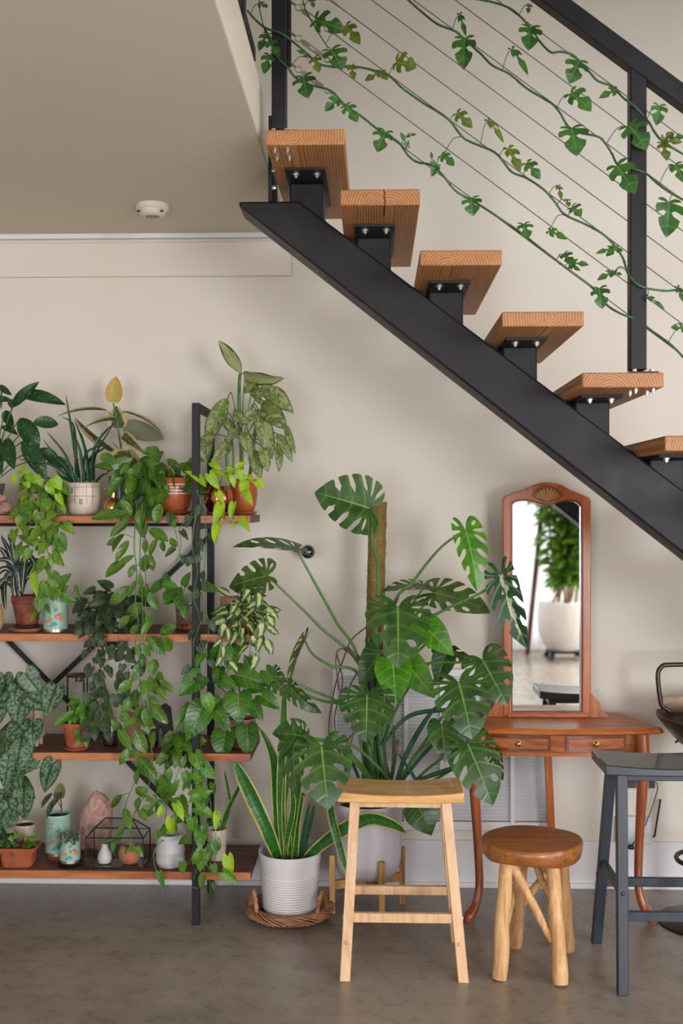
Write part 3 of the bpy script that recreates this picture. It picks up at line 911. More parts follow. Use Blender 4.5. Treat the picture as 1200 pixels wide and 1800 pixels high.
# carved shell
M_GILT = wood('carved_gilt_oak', ((150, 96, 40), (188, 138, 74), (206, 160, 96)), (5, 5, 5), 'z', .35, 6)
sc_ = Vector((MX(960), ym - .024, MZ(880.5)))
m = MB()
for k in range(9):
    a = radians(-62 + 15.5 * k); L = PX(27 if abs(k - 4) < 3 else 26, ym) * (1 - .1 * abs(k - 4) / 4)
    dv = Vector((sin(a), 0, cos(a) * .86))
    m.tube([sc_ + dv * L * q + Vector((0, -.004 * sin(pi * q), 0)) for q in (0.08, .3, .5, .7, .85, .95, 1)], [.0016, .0026, .0042, .0056, .0062, .005, .002], 8)
m.ball(sc_, .006, 6, (1, .7, 1)); m.build('shell_carving', M_GILT, mi)
m = MB(); n = 24
m.prism([(sc_.x, sc_.z - .012)] + [(sc_.x + PX(29.5, ym) * sin(radians(-72 + 6 * k)), sc_.z + PX(29.5, ym) * .9 * cos(radians(-72 + 6 * k)) ) for k in range(25)], ym - .0235, ym - .0215)
m.build('shell_ground', M_OAKD, mi)

# ------------------------------------------------------------ metal bar chair at the right edge
M_BRONZE = plain('brushed_bronze_steel', rgb(88, 76, 64), .38, .85, var=.12, scale=40)
M_DKST = plain('dark_bronze_steel', rgb(58, 52, 47), .4, .8, var=.12, scale=40)
yc = 4.42; cxm = WX(1243, yc)
mc = thing('swivel_bar_chair', 'bronze metal swivel bar chair with low looped backrest at the right edge', 'chair', (cxm, yc, 0))
def CP(px, py, y=yc): return W(px, py, y)
yq = yc + .12
lpts = [(1176, 1250), (1163, 1240), (1159, 1222), (1156, 1195), (1157, 1180), (1164, 1171), (1176, 1168.5), (1243, 1168)]
P = [CP(a, b, yq) for a, b in lpts]
Pm = [Vector((2 * cxm + (WX(1243, yq) - WX(1243, yc)) * 2 - p.x, p.y, p.z)) for p in P[::-1][1:]]
full = catmull(P + Pm, 5)
MB().tube(full, .0095, 10).build('back_loop', M_BRONZE, mc)
z0, z1 = CP(0, 1246, yq).z, CP(0, 1219, yq).z
m = MB(); rows = []
for k in range(17):
    q = k / 16; x = CP(1164, 0, yq).x; x2 = Pm[-2].x; X = x + (x2 - x) * q
    bow = .03 * sin(pi * q)
    rows.append([(X, yq - .004 + bow, z0), (X, yq - .008 + bow, (z0 + z1) / 2), (X, yq - .002 + bow, z1), (X, yq + .008 + bow, z1), (X, yq + .006 + bow, z0)])
m.quadgrid(rows, close=True).build('back_band', plain('brushed_brown_metal', rgb(140, 116, 96), .35, .7, var=.1, scale=50), mc)
# scooped seat pan
m = MB(); rows = []
for k, (hw, z) in enumerate(((.185, z0 + .012), (.18, z0 - .005), (.145, z0 - .05), (.105, z0 - .095), (.07, z0 - .12), (.03, z0 - .13))):
    rows.append([(cxm + hw * (abs(cos(th)) ** .6) * (1 if cos(th) > 0 else -1), yc + (hw * .92) * (abs(sin(th)) ** .6) * (1 if sin(th) > 0 else -1), z) for th in [2 * pi * j / 32 for j in range(32)]])
m.quadgrid(rows, close=True); m.poly(rows[-1][::-1])
m.build('seat', M_BRONZE, mc, solid=.004)
MB().lathe([(.19, 0), (.19, .006), (.16, .016), (.04, .024), (.032, .04), (.030, .40), (.022, .41), (.022, z0 - .12)], (cxm, yc, 0), 28).build('pedestal', M_DKST, mc)
MB().tube([CP(1204, 1296), CP(1186, 1305)], .004, 6).build('height_lever', M_DKST, mc)
m = MB().tube([Vector((cxm + .13 * cos(a), yc - .05 + .13 * sin(a), .26)) for a in [2 * pi * k / 28 for k in range(29)]], .009, 8)
m.build('footrest', M_DKST, mc)

# ------------------------------------------------------------ small things at the foot of the wall
M_PLAST = plain('white_plastic', rgb(220, 218, 220), .35, var=.03)
M_BLKP = plain('black_plastic', rgb(26, 27, 30), .4, var=.1)
m = MB().box((WX(1085, 4.79), 4.79, EYE - (1480 - VY) * 4.79 / F), (WX(1145, 4.79), 4.819, EYE - (1432 - VY) * 4.79 / F))
pb = m.single('wall_access_panel', M_PLAST, 'white flat cover plate on the wall behind the black stool', 'cover plate', bevel=.003)
m = MB().box((WX(1094, 4.78), 4.77, EYE - (1381 - VY) * 4.78 / F), (WX(1150, 4.78), 4.819, EYE - (1369 - VY) * 4.78 / F))
m.single('power_strip', M_BLKP, 'small black power strip on the wall behind the right vanity leg', 'power strip', bevel=.003)
m = MB().tube(catmull([W(1146, 1374, 4.77), W(1153, 1376, 4.77), W(1155, 1388, 4.78), W(1147, 1415, 4.79), W(1138, 1440, 4.78), W(1128, 1462, 4.77), W(1112, 1482, 4.76), W(1104, 1490, 4.76)], 6), .0022, 6)
m.single('electric_cable', plain('cord_rubber', rgb(70, 80, 88), .5), 'thin grey power cord hanging down the wall behind the black stool', 'cord')
m = MB().ball(W(1108, 1489, 4.76), .012, 8, (1.3, .8, .9), .2)
m.tube(catmull([W(1108, 1489, 4.76), W(1115, 1482, 4.76), W(1119, 1484, 4.76), W(1112, 1494, 4.76)], 5), .002, 5)
m.single('plug_adapter', M_BLKP, 'black plug and adapter on the cord low behind the black stool', 'plug')
m = MB().tube([W(1160, 1407, 4.80), W(1150, 1470, 4.79)], .0042, 8); m.tube([W(1150, 1470, 4.79), W(1147, 1471, 4.79)], .005, 8); m.ball(W(1160, 1407, 4.80), .0055, 5)
m.single('black_rod', M_BLKP, 'thin black metal rod leaning on the wall above the baseboard at the right', 'rod')

# dark glossy ball on the wall beside the shelf
c = W(541, 970, 4.72)
db = thing('glossy_ball', 'small dark glossy ball on the wall beside the shelf, under a flat monstera leaf', 'ornament', (c.x, 4.80, c.z))
MB().ball(c, PX(12.5, 4.72), 12).build('globe', NT('dark_glossy_glass').set(Base_Color=rgb(18, 18, 30), Roughness=.06, Coat_Weight=1.0).m, db)
MB().tube([c + Vector((0, .02, 0)), (c.x, 4.819, c.z)], .008, 10).build('bracket', M_BLKP, db)

# ------------------------------------------------------------ behind the camera, seen in the mirror
M_CURT = NT('sheer_white_curtain'); 
tr_ = M_CURT.node('ShaderNodeBsdfTranslucent'); tr_.inputs[0].default_value = (.92, .92, .92, 1)
df_ = M_CURT.node('ShaderNodeBsdfDiffuse'); df_.inputs[0].default_value = (.88, .88, .88, 1)
ms_ = M_CURT.node('ShaderNodeMixShader'); ms_.inputs[0].default_value = .6
M_CURT.link(df_.outputs[0], ms_.inputs[1]); M_CURT.link(tr_.outputs[0], ms_.inputs[2]); M_CURT.link(ms_.outputs[0], M_CURT.n['Material Output'].inputs[0])
m = MB(); rows = []
for z in (.03, .5, 1.2, 2.0, 2.5):
    rows.append([(0.1 + 2.0 * k / 160, -3.2 + .03 * sin(k * .55) + .012 * sin(k * .23 + z), z) for k in range(161)])
m.quadgrid(rows)
cu = m.single('sheer_curtain', M_CURT.m, 'sheer white curtain over the tall window, seen in the vanity mirror', 'curtain', angle=180)
yp = -2.75; xp = 2.02
bp = thing('potted_corner_plant', 'tall leafy plant in a round white pot, seen in the vanity mirror', 'plant', (xp, yp, 0))
M_WPOT = plain('matte_white_ceramic', rgb(240, 236, 232), .5, var=.03, scale=10)
MB().lathe([(.17, .09), (.22, .14), (.27, .28), (.285, .42), (.275, .54), (.26, .60), (.25, .605), (.24, .59)], (xp, yp, 0), 40).build('pot', M_WPOT, bp)
m = MB().box((xp - .17, yp - .17, .06), (xp + .17, yp + .17, .09))
for a in (-1, 1):
    for b in (-1, 1): m.beam((xp + a * .17, yp + b * .17, 0), (xp + a * .14, yp + b * .14, .07), .05, .05, cut='z')
m.build('stand', M_BLKP, bp, bevel=.004)
MB().lathe([(.24, .575), (0.001, .58)], (xp, yp, 0), 24).build('soil', M_SOIL, bp)
rr = random.Random(3); m = MB(); lm = LM()
for k in range(9):
    a = rr.uniform(0, 6.28); b0 = Vector((xp + .12 * cos(a), yp + .12 * sin(a), .57)); top = Vector((xp + rr.uniform(-.4, .45), yp + rr.uniform(-.25, .35), rr.uniform(1.5, 2.3)))
    P = catmull([b0, b0.lerp(top, .5) + Vector((rr.uniform(-.05, .05), 0, .08)), top], 8); m.tube(P, [.013, .007], 6)
    for i, p in enumerate(P[3:]):
        for q in range(7):
            a2 = rr.uniform(0, 6.28); L = rr.uniform(.14, .26)
            dv = Vector((cos(a2), sin(a2), rr.uniform(-.9, .5))).normalized()
            leaf(lm, p, p + dv * L, L * rr.uniform(.25, .4), 'lance', rr.uniform(-1, 1), .3, .8, 6, 1, nrm=(0, .5, 1), rnd=rr)
m.build('stem', plain('woody_stem', rgb(120, 92, 66), .8), bp)
fin(lm, 'foliage', leafmat('corner_plant_leaf', rgb(120, 168, 52), rgb(160, 190, 90), alt=rgb(66, 116, 34)), bp)
M_REDW = wood('red_wood_easel', ((92, 50, 34), (120, 68, 48), (140, 84, 60)), (3, 3, 1), 'z', .4)
ez = thing('wooden_trellis', 'reddish wooden trellis behind the potted plant, seen in the vanity mirror', 'trellis', (xp - .1, -3.0, 0))
MB().beam((xp - .36, -3.0, 0), (xp - .16, -3.05, 1.9), .05, .03, cut='z').build('leg', M_REDW, ez)
MB().beam((xp + .45, -3.0, 0), (xp + .1, -3.05, 1.9), .05, .03, cut='z').build('leg', M_REDW, ez)
for z in (1.0, 1.5): MB().beam((xp - .34 + .105 * z, -3.03, z), (xp + .45 - .185 * z, -3.03, z), .02, .04).build('rung', M_REDW, ez)
# ------------------------------------------------------------ plant materials
G = {}
G['stem'] = plain('green_stem', rgb(84, 122, 50), .5, var=.15, scale=60)
G['stemd'] = plain('dark_green_stem', rgb(52, 86, 42), .5, var=.15, scale=60)
G['brown'] = plain('brown_stem', rgb(116, 88, 58), .7, var=.2, scale=60)
G['monstera'] = leafmat('monstera_leaf', rgb(72, 108, 46), rgb(136, 166, 82), alt=rgb(44, 80, 36), nveins=9, veinamt=.25, rough=.27)
G['monstera_young'] = leafmat('young_monstera_leaf', rgb(90, 154, 32), rgb(160, 192, 84), alt=rgb(60, 120, 26), nveins=9, veinamt=.25, rough=.33)
G['monstera_olive'] = leafmat('olive_monstera_leaf', rgb(92, 122, 54), rgb(140, 156, 90), alt=rgb(64, 92, 40), nveins=9, veinamt=.2, rough=.45)
G['monstera_var'] = leafmat('variegated_monstera_leaf', rgb(50, 98, 56), rgb(190, 200, 160), alt=rgb(34, 76, 46), center=rgb(214, 212, 176), center_w=.12, nveins=9, rough=.35)
G['rail'] = leafmat('climber_leaf', rgb(72, 118, 46), rgb(116, 154, 80), alt=rgb(46, 88, 38), nveins=5, veinamt=.25, rough=.3)
G['railo'] = leafmat('olive_climber_leaf', rgb(108, 122, 40), rgb(146, 156, 76), alt=rgb(78, 98, 34), nveins=5, veinamt=.25, rough=.3)
G['lime'] = leafmat('lime_heart_leaf', rgb(128, 162, 48), rgb(170, 194, 90), alt=rgb(72, 120, 40), nveins=6, veinamt=.25, rough=.38)
G['neon'] = leafmat('neon_heart_leaf', rgb(178, 206, 34), rgb(206, 224, 90), alt=rgb(130, 186, 36), nveins=6, veinamt=.2, rough=.38)
G['green'] = leafmat('glossy_green_leaf', rgb(98, 138, 44), rgb(146, 172, 84), alt=rgb(58, 98, 30), nveins=9, veinamt=.3, rough=.24)
G['green2'] = leafmat('fresh_green_leaf', rgb(106, 156, 46), rgb(150, 188, 84), alt=rgb(66, 120, 34), nveins=7, veinamt=.25, rough=.33)
G['heart'] = leafmat('broad_heart_leaf', rgb(78, 128, 36), rgb(138, 170, 80), alt=rgb(48, 96, 28), nveins=11, veinamt=.3, rough=.24)
G['micans'] = leafmat('velvet_dark_leaf', rgb(72, 92, 60), rgb(104, 130, 88), alt=rgb(48, 66, 42), nveins=5, veinamt=.2, rough=.42)
G['silver'] = leafmat('silver_satin_leaf', rgb(46, 88, 50), rgb(40, 80, 46), alt=rgb(36, 74, 44), blotch=rgb(124, 148, 114), blotch_amt=.56, blotch_scale=85, rough=.34, veinamt=.1)
G['aglao'] = leafmat('dark_mottled_leaf', rgb(38, 82, 38), rgb(80, 118, 64), alt=rgb(26, 62, 32), blotch=rgb(96, 128, 86), blotch_amt=.43, blotch_scale=70, nveins=12, veinamt=.2, rough=.28)
G['dieff'] = leafmat('pale_mottled_leaf', rgb(134, 152, 84), rgb(160, 174, 112), edge=rgb(62, 102, 48), edge_at=.92, alt=rgb(94, 124, 56), blotch=rgb(176, 182, 124), blotch_amt=.55, blotch_scale=60, nveins=14, veinamt=.3, rough=.4, trans=.35)
G['dieff_pale'] = leafmat('cream_mottled_leaf', rgb(176, 178, 124), rgb(150, 160, 100), edge=rgb(60, 104, 48), edge_at=.8, alt=rgb(150, 160, 104), nveins=14, veinamt=.3, rough=.4, trans=.4)
G['rubber'] = leafmat('cream_edged_leaf', rgb(92, 112, 72), rgb(190, 180, 110), edge=rgb(212, 196, 140), edge_at=.62, blotch_scale=60, rough=.35, trans=.3)
G['rubber_new'] = leafmat('yellow_new_leaf', rgb(206, 178, 92), rgb(150, 170, 60), edge=rgb(214, 150, 104), edge_at=.75, blotch_scale=30, rough=.35, alt=rgb(190, 176, 80), trans=.4)
G['rubber_back'] = leafmat('grey_leaf_underside', rgb(138, 140, 112), rgb(150, 150, 110), alt=rgb(126, 130, 104), rough=.5)
G['grass'] = leafmat('dark_grass_blade', rgb(36, 84, 44), None, alt=rgb(26, 64, 36), rough=.3)
G['drac'] = leafmat('white_striped_strap', rgb(40, 62, 44), None, center=rgb(206, 194, 172), center_w=.20, blotch_scale=10, alt=rgb(30, 50, 36), rough=.35)
G['snake'] = leafmat('snake_plant_leaf', rgb(56, 118, 40), None, edge=rgb(194, 184, 98), edge_at=.83, blotch_scale=8, alt=rgb(46, 104, 38), stripes=rgb(34, 82, 36), stripe_k=95, stripe_amt=.6, rough=.3, trans=.05)
G['snakeg'] = leafmat('plain_snake_leaf', rgb(52, 96, 62), None, alt=rgb(36, 78, 50), stripes=rgb(36, 70, 46), rough=.4, trans=.05)
G['hoya'] = leafmat('cream_center_leaf', rgb(74, 118, 56), None, center=rgb(204, 202, 138), center_w=.48, blotch_scale=60, alt=rgb(58, 104, 42), rough=.35)
G['maranta'] = leafmat('herringbone_leaf', rgb(96, 150, 58), rgb(146, 186, 84), alt=rgb(78, 132, 48), stripes=rgb(34, 66, 34), rough=.4, veinamt=.6)
G['spot'] = leafmat('white_spotted_leaf', rgb(56, 84, 48), rgb(90, 100, 60), alt=rgb(46, 70, 40), blotch=rgb(206, 214, 188), blotch_amt=.45, blotch_scale=260, rough=.35)
G['olive'] = leafmat('olive_leaf', rgb(130, 122, 60), rgb(160, 150, 80), alt=rgb(100, 104, 50), rough=.4)

M_TERRA = plain('terracotta', rgb(176, 92, 60), .75, var=.14, scale=22, bump=.2)
M_TERRAD = plain('weathered_terracotta', rgb(136, 70, 48), .7, var=.3, scale=26, bump=.3)
M_TERRAG = plain('glazed_terracotta', rgb(178, 94, 50), .3, var=.1, scale=20)
M_WHITE = plain('white_glazed_ceramic', rgb(222, 218, 216), .3, var=.03, scale=10)
M_CREAM = plain('cream_stoneware', rgb(214, 196, 176), .3, var=.08, scale=24)
M_BLKL = plain('black_paint_line', rgb(40, 36, 34), .5)

ZS = (1.585, 1.123, .659, .198)          # shelf tops
def LP(lm, b, t, w, Yb, shape='heart', Yt=None, roll=0.0, fold=.3, droop=.6, ns=8, nu=2, **k):
    Yt = Yb if Yt is None else Yt
    leaf(lm, W(b[0], b[1], Yb), W(t[0], t[1], Yt), PX(w, (Yb + Yt) / 2), shape, roll, fold, droop, ns, nu, **k)
def leaves(lm, L, Y, shape, rr, wj=1.0, **k):
    """explicit leaves (bx, by, tx, ty, width) in photo positions at depth about Y"""
    for q in L:
        y0 = Y + rr.uniform(-.03, .03); y1 = y0 + rr.uniform(-.03, .02)
        kk = dict(k)
        kk.setdefault('roll', rr.uniform(-.35, .35)); kk.setdefault('fold', rr.uniform(.15, .4)); kk.setdefault('droop', rr.uniform(.2, .9))
        LP(lm, q[:2], q[2:4], q[4] * wj, y0, shape, y1, rnd=rr, **kk)
def vine(lm, sm, P, Y, size, gap, shape, rr, wr=.75, side=.8, pet=.5, rad=.0016, prob=1.0, jit=.25, droop=.5, skip=0.0, ns=6, nu=1):
    """hanging stem along photo positions P with leaves of `size` px every `gap` px"""
    pts = [W(p[0], p[1], (p[2] if len(p) > 2 else Y)) for p in P]
    C = catmull(pts, 6)
    if sm is not None: sm.tube(C, [rad * 1.15, rad * .7], 5)
    g = PX(gap, Y); acc = g * .3 + PX(skip, Y); s = 1 if rr.random() < .5 else -1
    for i in range(1, len(C)):
        seg = C[i] - C[i - 1]; L = seg.length; pos = 0
        while acc <= L - pos:
            pos += acc; acc = g * rr.uniform(.7, 1.3); s = -s
            if rr.random() > prob: continue
            p = C[i - 1] + seg * (pos / L)
            sz = PX(size, Y) * rr.uniform(.7, 1.2)
            pd = Vector((s * rr.uniform(.3, 1) * side, rr.uniform(-.8, .3), rr.uniform(-.5, .45))).normalized()
            b = p + pd * sz * pet
            a = s * rr.uniform(-.15, 1.0) * side
            td = Vector((sin(a), rr.uniform(-.35, .25), -cos(a) + rr.uniform(-.1, .35))).normalized()
            leaf(lm, b, b + td * sz, sz * wr * rr.uniform(.85, 1.1), shape, rr.uniform(-.6, .6), rr.uniform(.1, .4), rr.uniform(.2, droop * 2), ns, nu, rnd=rr)
            if sm is not None: sm.tube([p, b], rad * .55, 4, cap=False)
        acc -= L - pos
def bush(lm, sm, c, rx, ry, rd, n, size, shape, rr, Y, root=None, wr=.75, droop=.7, down=.6, nrm=None, rad=.0014, ns=6, nu=1, rmin=.25):
    """n leaves round the photo position c within rx, ry px and rd metres of depth, petioles from root"""
    C = W(c[0], c[1], Y); R0 = W(root[0], root[1], Y) if root else C
    for _ in range(n):
        while True:
            v = Vector((rr.uniform(-1, 1), rr.uniform(-1, 1), rr.uniform(-1, 1)))
            if rmin < v.length <= 1: break
        p = C + Vector((v.x * PX(rx, Y), v.y * rd, v.z * PX(ry, Y)))
        sz = PX(size, Y) * rr.uniform(.7, 1.2)
        td = Vector((v.x * .8 + rr.uniform(-.35, .35), v.y * .5 - .15, -down + v.z * .5 + rr.uniform(-.3, .3)))
        if td.length < .1: td = Vector((0, 0, -1))
        td.normalize()
        leaf(lm, p, p + td * sz, sz * wr * rr.uniform(.85, 1.1), shape, rr.uniform(-.6, .6), rr.uniform(.1, .4), rr.uniform(.2, droop * 1.6), ns, nu, nrm=nrm, rnd=rr)
        if sm is not None and rr.random() < .8:
            mid = R0.lerp(p, .55) + Vector((0, 0, .01)); sm.tube([R0 + Vector((rr.uniform(-.01, .01), rr.uniform(-.01, .01), 0)), mid, p], rad, 4, cap=False)
def stems(sm, paths, Y, rad, n=8):
    for P in paths:
        r = rad
        if isinstance(P[0], (int, float)): r = P[0]; P = P[1:]
        sm.tube(catmull([W(p[0], p[1], p[2] if len(p) > 2 else Y) for p in P], 6), [r * 1.15, r * .8], n)
def base_at(px, Y, z): return Vector((WX(px, Y), Y, z))
def pot(prof, c, mat, par, name='pot', n=40, soil=None, soil_mat=None, **k):
    """prof: (radius, height) list from the foot over the rim and down inside"""
    o = MB().lathe(prof, c, n, **k).build(name, mat, par, angle=50)
    if soil:
        MB().lathe([(soil[0], soil[1]), (soil[0] * .5, soil[1] + .004), (.0005, soil[1] + .005)], c, 24).build('soil', soil_mat or M_SOIL, par)
    return o
def simple_pot(r0, r1, h, th=.004):
    return [(r0 * .9, 0), (r0, .003), (r0 + (r1 - r0) * .5, h * .5), (r1, h - .003), (r1 - .001, h), (r1 - th + .001, h), (r1 - th, h - .004), (r1 - th - .002, h * .8)]
def terra_pot(r0, r1, h, rim=.2, lip=.004):
    hr = h * (1 - rim)
    return [(r0 * .95, 0), (r0, .003), (r1 - lip, hr), (r1, hr + .002), (r1 + .001, h - .002), (r1 - .001, h), (r1 - .006, h), (r1 - .008, h - .01)]
def saucer(px, Y, z, r, h, mat, label, grp=None, name='plant_saucer'):
    c = base_at(px, Y, z)
    m = MB().lathe([(r * .78, 0), (r * .82, .001), (r, h - .001), (r - .001, h), (r - .004, h), (r * .8, .004), (.0005, .0038)], c, 36)
    return m.single(name, mat, label, 'saucer', base=c, group=grp, angle=50)
def cyl_patch(m, c, r, pts):
    """closed outline given as (arc metres from the front, height) laid on a cylinder facing the camera"""
    m.poly([(c.x + r * sin(a / r), c.y - r * cos(a / r), c.z + z) for a, z in pts])
def cyl_line(m, c, rf, a0, z0, a1, z1, w, n=6):
    """painted line on a body of revolution; rf(z) gives the radius"""
    d = Vector((a1 - a0, z1 - z0)); nn = Vector((-d.y, d.x)).normalized() * w / 2
    rows = []
    for k in range(n + 1):
        q = k / n; row = []
        for s in (-1, 1):
            a = a0 + d.x * q + nn.x * s; z = z0 + d.y * q + nn.y * s; r = rf(z) + .0006; 
            row.append((c.x + r * sin(a / r), c.y - r * cos(a / r), c.z + z))
        rows.append(row)
    m.quadgrid(rows)
def ell(a, z, ra, rz, n=16, rot=0): return [(a + ra * cos(2 * pi * k / n), z + rz * sin(2 * pi * k / n)) for k in range(n)]

# ------------------------------------------------------------ plant shelf
M_SHELF = wood('reclaimed_shelf_wood', ((74, 46, 32), (104, 70, 50), (132, 92, 66)), (2.5, 2.5, 2.5), 'x', .6, 7, 0, 1.2, .25)
M_SHELFE = wood('stained_shelf_edge', ((146, 78, 36), (176, 104, 56), (196, 126, 76)), (3, 3, 3), 'x', .45, 7, .1, 1.2, .2)
YS = 4.36
SXR = W(440, 1340, YS).x; SPX = W(344.5, 1200, 4.345).x; SPB = WX(379, 4.735)
shc = WX(90, 4.75); SXL = 2 * shc - SXR; SPXL = 2 * shc - SPX
sf = thing('plant_shelf', 'four-tier plant shelf with black steel frame and reclaimed wood boards', 'shelf', (shc, 4.53, 0))
for k, z in enumerate(ZS):
    b = MB().box((SXL, YS + .002, z - .030), (SXR, 4.72, z)).build('shelf_board', M_SHELF, sf, bevel=.002)
    MB().box((SXL, YS, z - .0305), (SXR, YS + .0022, z - .001)).build('board_edge', M_SHELFE, b, bevel=.001)
for s, X in ((1, SPX), (-1, SPXL)):
    MB().box((X - .0145, 4.33, 0), (X + .0145, 4.359, 2.02)).build('post', M_STEEL, sf, bevel=.002)
    MB().box((X - .0145, 4.722, 0), (X + .0145, 4.75, 2.02)).build('post', M_STEEL, sf, bevel=.002)
    MB().box((X - .0145, 4.359, 1.992), (X + .0145, 4.722, 2.02)).build('cross_bar', M_STEEL, sf, bevel=.002)
    for z in ZS:
        MB().box((X - .0145, 4.359, z - .055), (X + .0145, 4.722, z - .031)).build('cross_bar', M_STEEL, sf, bevel=.002)
zx = EYE - (1207 - VY) * 4.755 / F
xb = SPX - shc
MB().beam((shc + xb, 4.756, zx + xb * .94), (shc - xb, 4.756, zx - xb * .94), .004, .022).build('brace', M_STEEL, sf)
MB().beam((shc - xb, 4.761, zx + xb * 1.0), (shc + xb, 4.761, zx - xb * 1.0), .004, .022).build('brace', M_STEEL, sf)
m = MB()
for z in ZS[:4]: m.box((SPXL, 4.75, z - .05), (SPX, 4.757, z - .035))
m.build('back_rail', M_STEEL, sf)

# ============================================================ shelf one
R = random.Random
# mottled dark plant at the left edge
rr = R(11); Y = 4.5; c = base_at(-26, Y, ZS[0])
p = thing('mottled_plant', 'dark green plant with silver-mottled leaves cut off by the left edge, top shelf', 'plant', c)
pot([(.045, 0), (.05, .004), (.062, .05), (.078, .125), (.076, .127), (.072, .12)], c, plain('grey_bowl', rgb(112, 104, 98), .5), p, soil=(.073, .115))
sm = MB(); lm = LM()
A_ = [(22, 715, 69, 671, 21), (32, 694, 116, 712, 27), (35, 735, 68, 794, 36), (58, 743, 103, 746, 25), (8, 722, 24, 753, 20), (12, 770, 25, 826, 27), (40, 775, 82, 845, 34), (68, 790, 105, 812, 24), (82, 806, 130, 825, 22), (-2, 678, 21, 695, 13), (-8, 704, 22, 705, 14), (-6, 762, 4, 836, 28), (2, 750, 32, 765, 14), (28, 700, 22, 719, 20), (-12, 720, -30, 780, 30), (-16, 700, -60, 720, 28), (-20, 770, -66, 800, 30)]
leaves(lm, A_, 4.48, 'lance', rr, roll=None) if False else None
for q in A_:
    LP(lm, q[:2], q[2:4], q[4], 4.47 + rr.uniform(-.06, .06), 'lance', 4.44 + rr.uniform(-.06, .06), rr.uniform(-.25, .25), .3, .7, 10, 2, rnd=rr)
    sm.tube(catmull([W(-14, 850, Y), W(-8 + (q[0] + 8) * .45, 835 + (q[1] - 835) * .6, Y), W(q[0], q[1], 4.47)], 5), .0024, 5)
LP(lm, (2, 720), (3, 683), 6, 4.44, 'lance', None, 0, .6, .1)
sm.build('stem', G['stem'], p); fin(lm, 'foliage', G['aglao'], p)
# pink stones
M_PINK = plain('pink_rough_stone', rgb(176, 130, 118), .8, var=.25, scale=28, bump=.6)
m = MB().ball(W(4, 893, 4.41), PX(19, 4.41), 9, (1.15, .8, .62), .35)
m.single('pink_stone', M_PINK, 'rough pink stone at the left end of the top shelf, lower of two', 'stone', smooth=False)
m = MB().ball(W(1, 876, 4.41), PX(11, 4.41), 8, (1.1, .8, .62), .35)
m.single('pink_stone', M_PINK, 'small pink stone lying on a larger one at the left end of the top shelf', 'stone', smooth=False)

# lime trailing philodendron
rr = R(12); Y = 4.43; c = base_at(67, Y, ZS[0])
p = thing('trailing_philodendron', 'lime-green heart-leaf philodendron trailing over the left of the top shelf', 'plant', c)
pot(simple_pot(.034, .046, .085), c, plain('rose_grey_pot', rgb(168, 130, 118), .6, var=.15), p, soil=(.040, .078))
sm = MB(); lm = LM(); ln = LM()
bush(lm, sm, (70, 868), 44, 32, .07, 44, 26, 'heart', rr, Y, (67, 870), .78)
V = [[(84, 880, 4.36), (92, 930, 4.33), (92, 980, 4.32), (86, 1020, 4.32), (76, 1060, 4.32), (68, 1085, 4.32)], [(60, 880, 4.36), (52, 930, 4.33), (50, 960, 4.33)], [(73, 880, 4.36), (80, 950, 4.32), (90, 1000, 4.32), (82, 1050, 4.32)],
     [(46, 880, 4.38), (34, 920, 4.33), (30, 945, 4.32)], [(96, 870, 4.36), (103, 915, 4.33), (96, 950, 4.33)], [(66, 880, 4.36), (64, 940, 4.33), (60, 965, 4.33)], [(86, 900, 4.34), (96, 960, 4.32), (96, 990, 4.32)]]
for v in V: vine(lm, sm, v, 4.33, 26, 15, 'heart', rr, .78, jit=.3, pet=.4)
leaves(ln, [(27, 836, 25, 852, 13), (36, 826, 52, 832, 17), (50, 835, 60, 850, 16), (45, 848, 52, 858, 14), (65, 838, 72, 855, 14), (95, 842, 108, 862, 22), (85, 855, 96, 870, 16), (102, 870, 112, 890, 14), (60, 1010, 66, 1050, 18), (78, 1025, 73, 1052, 16), (88, 848, 80, 862, 12)], 4.36, 'heart', rr)
sm.build('stem', G['stem'], p); fin(lm, 'foliage', G['lime'], p); fin(ln, 'young_leaves', G['neon'], p)

# white pot with a painted grid, grassy plant
rr = R(13); Y = 4.46; c = base_at(147, Y, ZS[0])
p = thing('grassy_plant', 'dark green grassy plant in a cream pot painted with a black grid', 'plant', c)
gp = pot([(.050, 0), (.058, .004), (.064, .025), (.0665, .06), (.0665, .118), (.067, .126), (.065, .128), (.062, .126), (.061, .11)], c, M_CREAM, p, soil=(.060, .112))
rf = lambda z: .058 + (.0665 - .058) * min(1, max(0, (z - .004) / .05)) if z < .055 else .0668
m = MB(); wl = .0014
for a in (-.046, -.018, .028, .054): cyl_line(m, c, rf, a, .006, a, .126, wl, 10)
for z in (.075, .03): cyl_line(m, c, rf, -.075, z, .08, z, wl, 16)
cyl_line(m, c, rf, -.075, .11, .08, .112, wl, 16)
for k in range(5): cyl_line(m, c, rf, -.044, .056 + .0045 * k - .004, -.020, .056 + .0045 * k - .004, .001)
def sprig(m, c, rf, a, z, h, w=.0022):
    cyl_line(m, c, rf, a, z, a, z + h, .0009)
    for k in range(4):
        zz = z + h * (.1 + .22 * k)
        for s in (-1, 1): cyl_line(m, c, rf, a + s * .0015, zz, a + s * .0068, zz + h * .2, w, 3)
sprig(m, c, rf, .006, .04, .026); sprig(m, c, rf, -.034, .082, .026); sprig(m, c, rf, -.034, .008, .022)
m.build('painted_pattern', M_BLKL, gp, smooth=False)
lm = LM()
